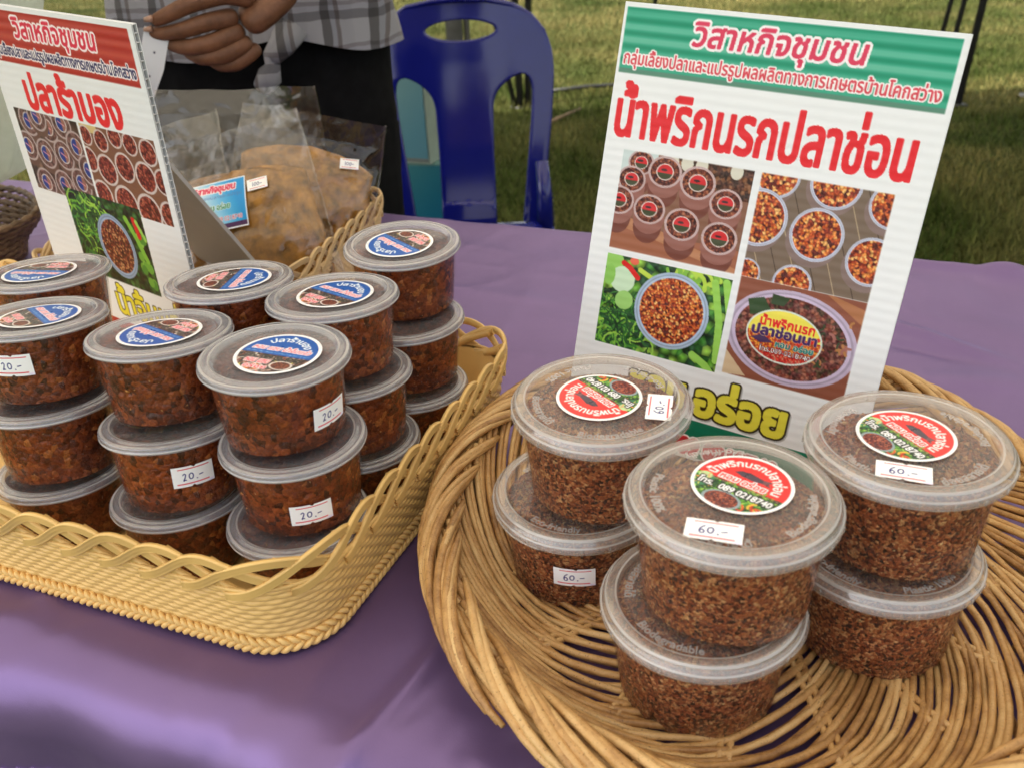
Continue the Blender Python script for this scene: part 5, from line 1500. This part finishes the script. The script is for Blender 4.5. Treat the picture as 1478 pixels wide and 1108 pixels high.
    V, F = ring_loft([(a, b_, c_ + z0, d, e_) for a, b_, c_, d, e_ in interp([(0, 0, .40, .205, .135), (0, 0, .22, .232, .15), (0, 0, .08, .236, .15), (0, 0, .03, .232, .145)], 24)], 60, .035, 4); tb_.add(V, F)
    for sx in (-1, 1):
        V, F = ring_loft([(a, b_, c_ + z0, d, e_) for a, b_, c_, d, e_ in interp([(sx * .118, 0, .06, .116, .14), (sx * .116, 0, -.12, .112, .12), (sx * .110, 0, -.35, .095, .10), (sx * .105, .01, -.68, .075, .085), (sx * .105, .01, -.735, .078, .088)], 40)], 44, .06, 7 + sx, True); tb_.add(V, F)
    tb_.build("trousers", M['black_cloth'], o)
    # shirt with sleeves and the knotted tail
    sb_ = MB()
    V, F = ring_loft([(a, b_, c_ + z0, d, e_) for a, b_, c_, d, e_ in interp([(-.0, -.01, .222, .262, .172), (0, -.01, .26, .258, .168), (0, -.005, .36, .245, .158), (0, 0, .50, .225, .150), (0, 0, .66, .225, .145), (0, 0, .745, .170, .115), (0, 0, .79, .085, .085)], 60)], 90, .045, 21)
    V = [(x, y, z + (.012 * math.sin(x * 22) + .010 * math.sin(x * 9 + 1)) * max(0, 1 - (z - z0 - .22) * 9)) for x, y, z in V]
    sb_.add(V, F)
    V, F = skin_geo([([w((-.26, 1.82, .72)), w((-.215, 1.80, .62)), w((-.195, 1.775, .535))], [.078, .072, .076])], 2); sb_.add(V, F)
    V, F = skin_geo([([w((-.60, 1.82, .72)), w((-.68, 1.78, .60)), w((-.715, 1.74, .51))], [.078, .072, .078])], 2); sb_.add(V, F)
    sb_.build("shirt", M['plaid'], o)
    kb = MB()
    kb.tube([w((-.350, 1.665, .262)), w((-.362, 1.645, .240)), w((-.378, 1.640, .222)), w((-.374, 1.638, .206)), w((-.382, 1.640, .188)), w((-.400, 1.645, .168))], [.020, .014, .010, .013, .021, .016], 10)
    kb.tube([w((-.33, 1.66, .26)), w((-.350, 1.645, .235)), w((-.372, 1.636, .214))], [.022, .018, .012], 10)
    kb.build("shirt_tail_knot", M['plaid'], o)
    for sx in (-1, 1):
        V, F = ring_loft([(sx * .105, -.035, .002, .045, .12), (sx * .105, -.035, .03, .048, .125), (sx * .105, -.02, .06, .044, .10), (sx * .105, .01, .10, .036, .05)], 24, .02, 2, True); e = MB(); e.add(V, F); e.build("shoe", M['shoe'], o)
seller()
# the strip of paper in the hand
c = Canvas(28, 100, 1.6, (.86, .87, .90))
for yy_ in (22, 46, 68, 90): c.ell(15, yy_, 1.2, 1.2, (.25, .25, .35))
art = c.final(); H_, W_ = art.shape[:2]
tq, sq = np.meshgrid(np.linspace(0, 1, H_), np.linspace(-.5, .5, W_), indexing='ij')
cx_ = np.interp(tq, [0, .35, .7, 1], [-.494, -.512, -.536, -.550]); cz_ = np.interp(tq, [0, .35, .7, 1], [.290, .240, .195, .168]); wd = np.interp(tq, [0, .4, 1], [.033, .033, .022])
me = mesh("paper_strip", np.stack([cx_ + sq * wd, 1.462 - .006 * np.sin(tq * 4) + sq * .006, cz_ - sq * wd * .35], -1).reshape(-1, 3), grid_faces(W_, H_), M['paper'], True, srgb(art).reshape(-1, 3))
tag(link("paper_strip", me), "white perforated paper strip hanging from the seller's fingers", "paper strip")

# ------------------------------------------------------------------ the blue plastic chair
def chair():
    s = .00170; zc0 = .215
    o = empty("plastic_chair", (-.090, 2.47, GROUND), R(-3)); tag(o, "glossy royal blue moulded plastic chair behind the table", "chair")
    def P(px, py): return ((px - 660) * s, (-(py - 8) * s))
    # back panel outline, right half then mirrored
    half = [(660, 4), (700, 7), (738, 16), (765, 31), (785, 54), (796, 84), (798, 115), (793, 180), (784, 250), (775, 330), (768, 430), (738, 430), (748, 330), (757, 250), (765, 180), (768, 140), (765, 118), (757, 110), (748, 111), (726, 122), (710, 135), (703, 152), (701, 220), (701, 330), (700, 430)]
    out = [P(*q) for q in half] + [(-x, z) for x, z in [P(*q) for q in half]][::-1]
    cu = bpy.data.curves.new("tmp", 'CURVE'); cu.dimensions = '2D'; cu.fill_mode = 'BOTH'; cu.extrude = .006; cu.bevel_depth = .004; cu.bevel_resolution = 2
    def spl(pts):
        sp_ = cu.splines.new('POLY'); sp_.points.add(len(pts) - 1)
        for q, (x, z) in zip(sp_.points, pts): q.co = (x, z, 0, 1)
        sp_.use_cyclic_u = True
    # refine outline
    ref = []
    for i in range(len(out)):
        a, b = Vector(out[i]), Vector(out[(i + 1) % len(out)]); n = max(1, int((b - a).length / .012))
        for q in range(n): ref.append(tuple(a.lerp(b, q / n)))
    for _ in range(2): ref = [((ref[i - 1][0] + 2 * ref[i][0] + ref[(i + 1) % len(ref)][0]) / 4, (ref[i - 1][1] + 2 * ref[i][1] + ref[(i + 1) % len(ref)][1]) / 4) for i in range(len(ref))]
    spl(ref)
    spl([(.095 * math.cos(t), -.072 + .029 * math.sin(t)) for t in np.linspace(0, 2 * math.pi, 40, endpoint=False)])
    oc = bpy.data.objects.new("tmp", cu); COL.objects.link(oc)
    me0 = oc.evaluated_get(bpy.context.evaluated_depsgraph_get()).to_mesh()
    bm = bmesh.new(); bm.from_mesh(me0); bmesh.ops.remove_doubles(bm, verts=bm.verts, dist=1e-5)
    for _ in range(5):
        bmesh.ops.subdivide_edges(bm, edges=[e for e in bm.edges if e.calc_length() > .016], cuts=1); bmesh.ops.triangulate(bm, faces=bm.faces)
    zt = .205 - GROUND
    for v in bm.verts:
        x, z, y = v.co; d = -.55 * x * x - .012 * math.exp(-((x - .0) / .10) ** 2) * (1 if z > -.5 else 0)
        # flattened rim curls back, splat dishes in
        dz = z
        v.co = (x, y + d * -1.0 + .18 * (z + .4), zt + z)
    me = bpy.data.meshes.new("backrest"); bm.to_mesh(me); bm.free(); bpy.data.objects.remove(oc); bpy.data.curves.remove(cu)
    me.polygons.foreach_set("use_smooth", [True] * len(me.polygons)); me.materials.append(M['blue'])
    bk = link("backrest", me, o)
    b = MB()
    b.tube([(x, .6 * x * x + .18 * (z + .4) - .004, zt + z) for x, z in [P(*q) for q in [(560, 60), (556, 30), (580, 16), (620, 9), (660, 7), (700, 9), (738, 18), (765, 33), (784, 56), (794, 86), (796, 115), (791, 180), (782, 250), (773, 330)]]], [.007] * 14, 8)
    b.build("rim", M['blue'], bk)
    # seat
    n = 28; X, Y_ = np.meshgrid(np.linspace(-1, 1, n), np.linspace(-1, 1, n))
    sx, sy = X * np.sqrt(1 - .28 * Y_ ** 2) * .215, Y_ * np.sqrt(1 - .28 * X ** 2) * .21 - .29
    sz = .445 + .012 * (X ** 2) - .010 * (1 - X ** 2) * (1 - Y_ ** 2) - .018 * np.clip(-Y_ - .8, 0, 1) * 5 * .2
    Vt = np.stack([sx, sy, sz], -1).reshape(-1, 3); Vb = Vt.copy(); Vb[:, 2] -= .006; G = grid_faces(n, n)
    rg = [i for i in range(n)] + [i * n + n - 1 for i in range(1, n)] + [n * n - 1 - i for i in range(1, n)] + [(n - 1 - i) * n for i in range(1, n - 1)]
    sd = np.array([(rg[i], rg[i] + n * n, rg[(i + 1) % len(rg)] + n * n, rg[(i + 1) % len(rg)]) for i in range(len(rg))])
    link("seat", mesh("seat", np.concatenate([Vt, Vb]), np.concatenate([G, G[:, ::-1] + n * n, sd]), M['blue']), o)
    b = MB(); b.tube([(.2 * math.cos(t), -.29 + .195 * math.sin(t), .425) for t in np.linspace(0, 2 * math.pi, 41)], .012, 6, False); b.build("seat_apron", M['blue'], o)
    for q, (x, y) in enumerate(((-.18, -.46), (.18, -.46), (-.20, -.10), (.20, -.10))):
        b = MB(); by_ = y + (-.05 if y < -.3 else .09)
        sec = 10; pts = [Vector((x * (1 + .22 * (1 - t)), by_ + (y - by_) * t, .43 * t + .002)) for t in np.linspace(0, 1, sec)]
        b.tube(pts, [.020 + .008 * t for t in np.linspace(0, 1, sec)], 8); b.build("leg", M['blue'], o)
    for sx_ in (-1, 1):
        b = MB(); b.tube([(sx_ * .205, -.09, .43), (sx_ * .205, -.07, .52), (sx_ * .20, -.055, .60)], [.024, .020, .017], 8); b.build("back_support", M['blue'], o)
    return o
chair()

# cartons / folded printed banners beside the chair
def banner_art(seed):
    c = Canvas(60, 40, 2, (.45, .62, .60)); r = random.Random(seed)
    t = np.clip(c.X / 60 + (c.Y - 20) / 80, 0, 1)[..., None]
    c.put(c.rectm(0, 0, 60, 40), np.array([.40, .56, .52]) * (1 - t) + np.array([.05, .38, .50]) * t)
    c.poly([(0, 0), (24, 0), (12, 12), (0, 10)], (.30, .42, .22)); c.poly([(20, 8), (38, 4), (34, 22), (24, 20)], (.62, .72, .68))
    for _ in range(3): y = r.uniform(15, 36); c.stroke([(r.uniform(5, 20), y), (r.uniform(30, 50), y - 4)], 1.8, (.62, .35, .38))
    c.rect(0, 38, 60, 40, (.2, .25, .25))
    return c.final()
for i, (x, y, z, w_, h_, d_, rz, lab) in enumerate(((-.37, 2.98, 0, .52, .26, .34, -.35, "lowest teal printed carton on the grass behind the chair"), (-.37, 3.0, .262, .48, .24, .32, -.22, "middle teal and green printed carton of the stack behind the chair"), (-.36, 3.02, .504, .46, .26, .30, -.42, "topmost pale green carton seen through the chair's handle hole"))):
    o = empty("printed_carton", (x, y, GROUND + z + .002), rz); tag(o, lab, "carton", "cartons stacked behind the chair")
    b = MB(); b.box((0, 0, h_ / 2), (w_, d_, h_)); b.build("carton_body", simple("carton_grey_green%d" % i, [(.06, .22, .26), (.12, .26, .24), (.30, .38, .33)][i], .5, .15, 12), o, False)
    link("printed_panel", sheet_mesh("printed_panel", banner_art(i + 2) if i < 2 else banner_art(7) * .6 + .28, w_ * .98, h_ * .96, M['print']), o, Matrix.Translation((-w_ * .49, -d_ / 2 - .003, h_ * .98)))
    b = MB(); b.box((0, 0, h_ + .0015), (w_ * .99, .05, .001)); b.build("tape", M['grey_metal'], o, False)
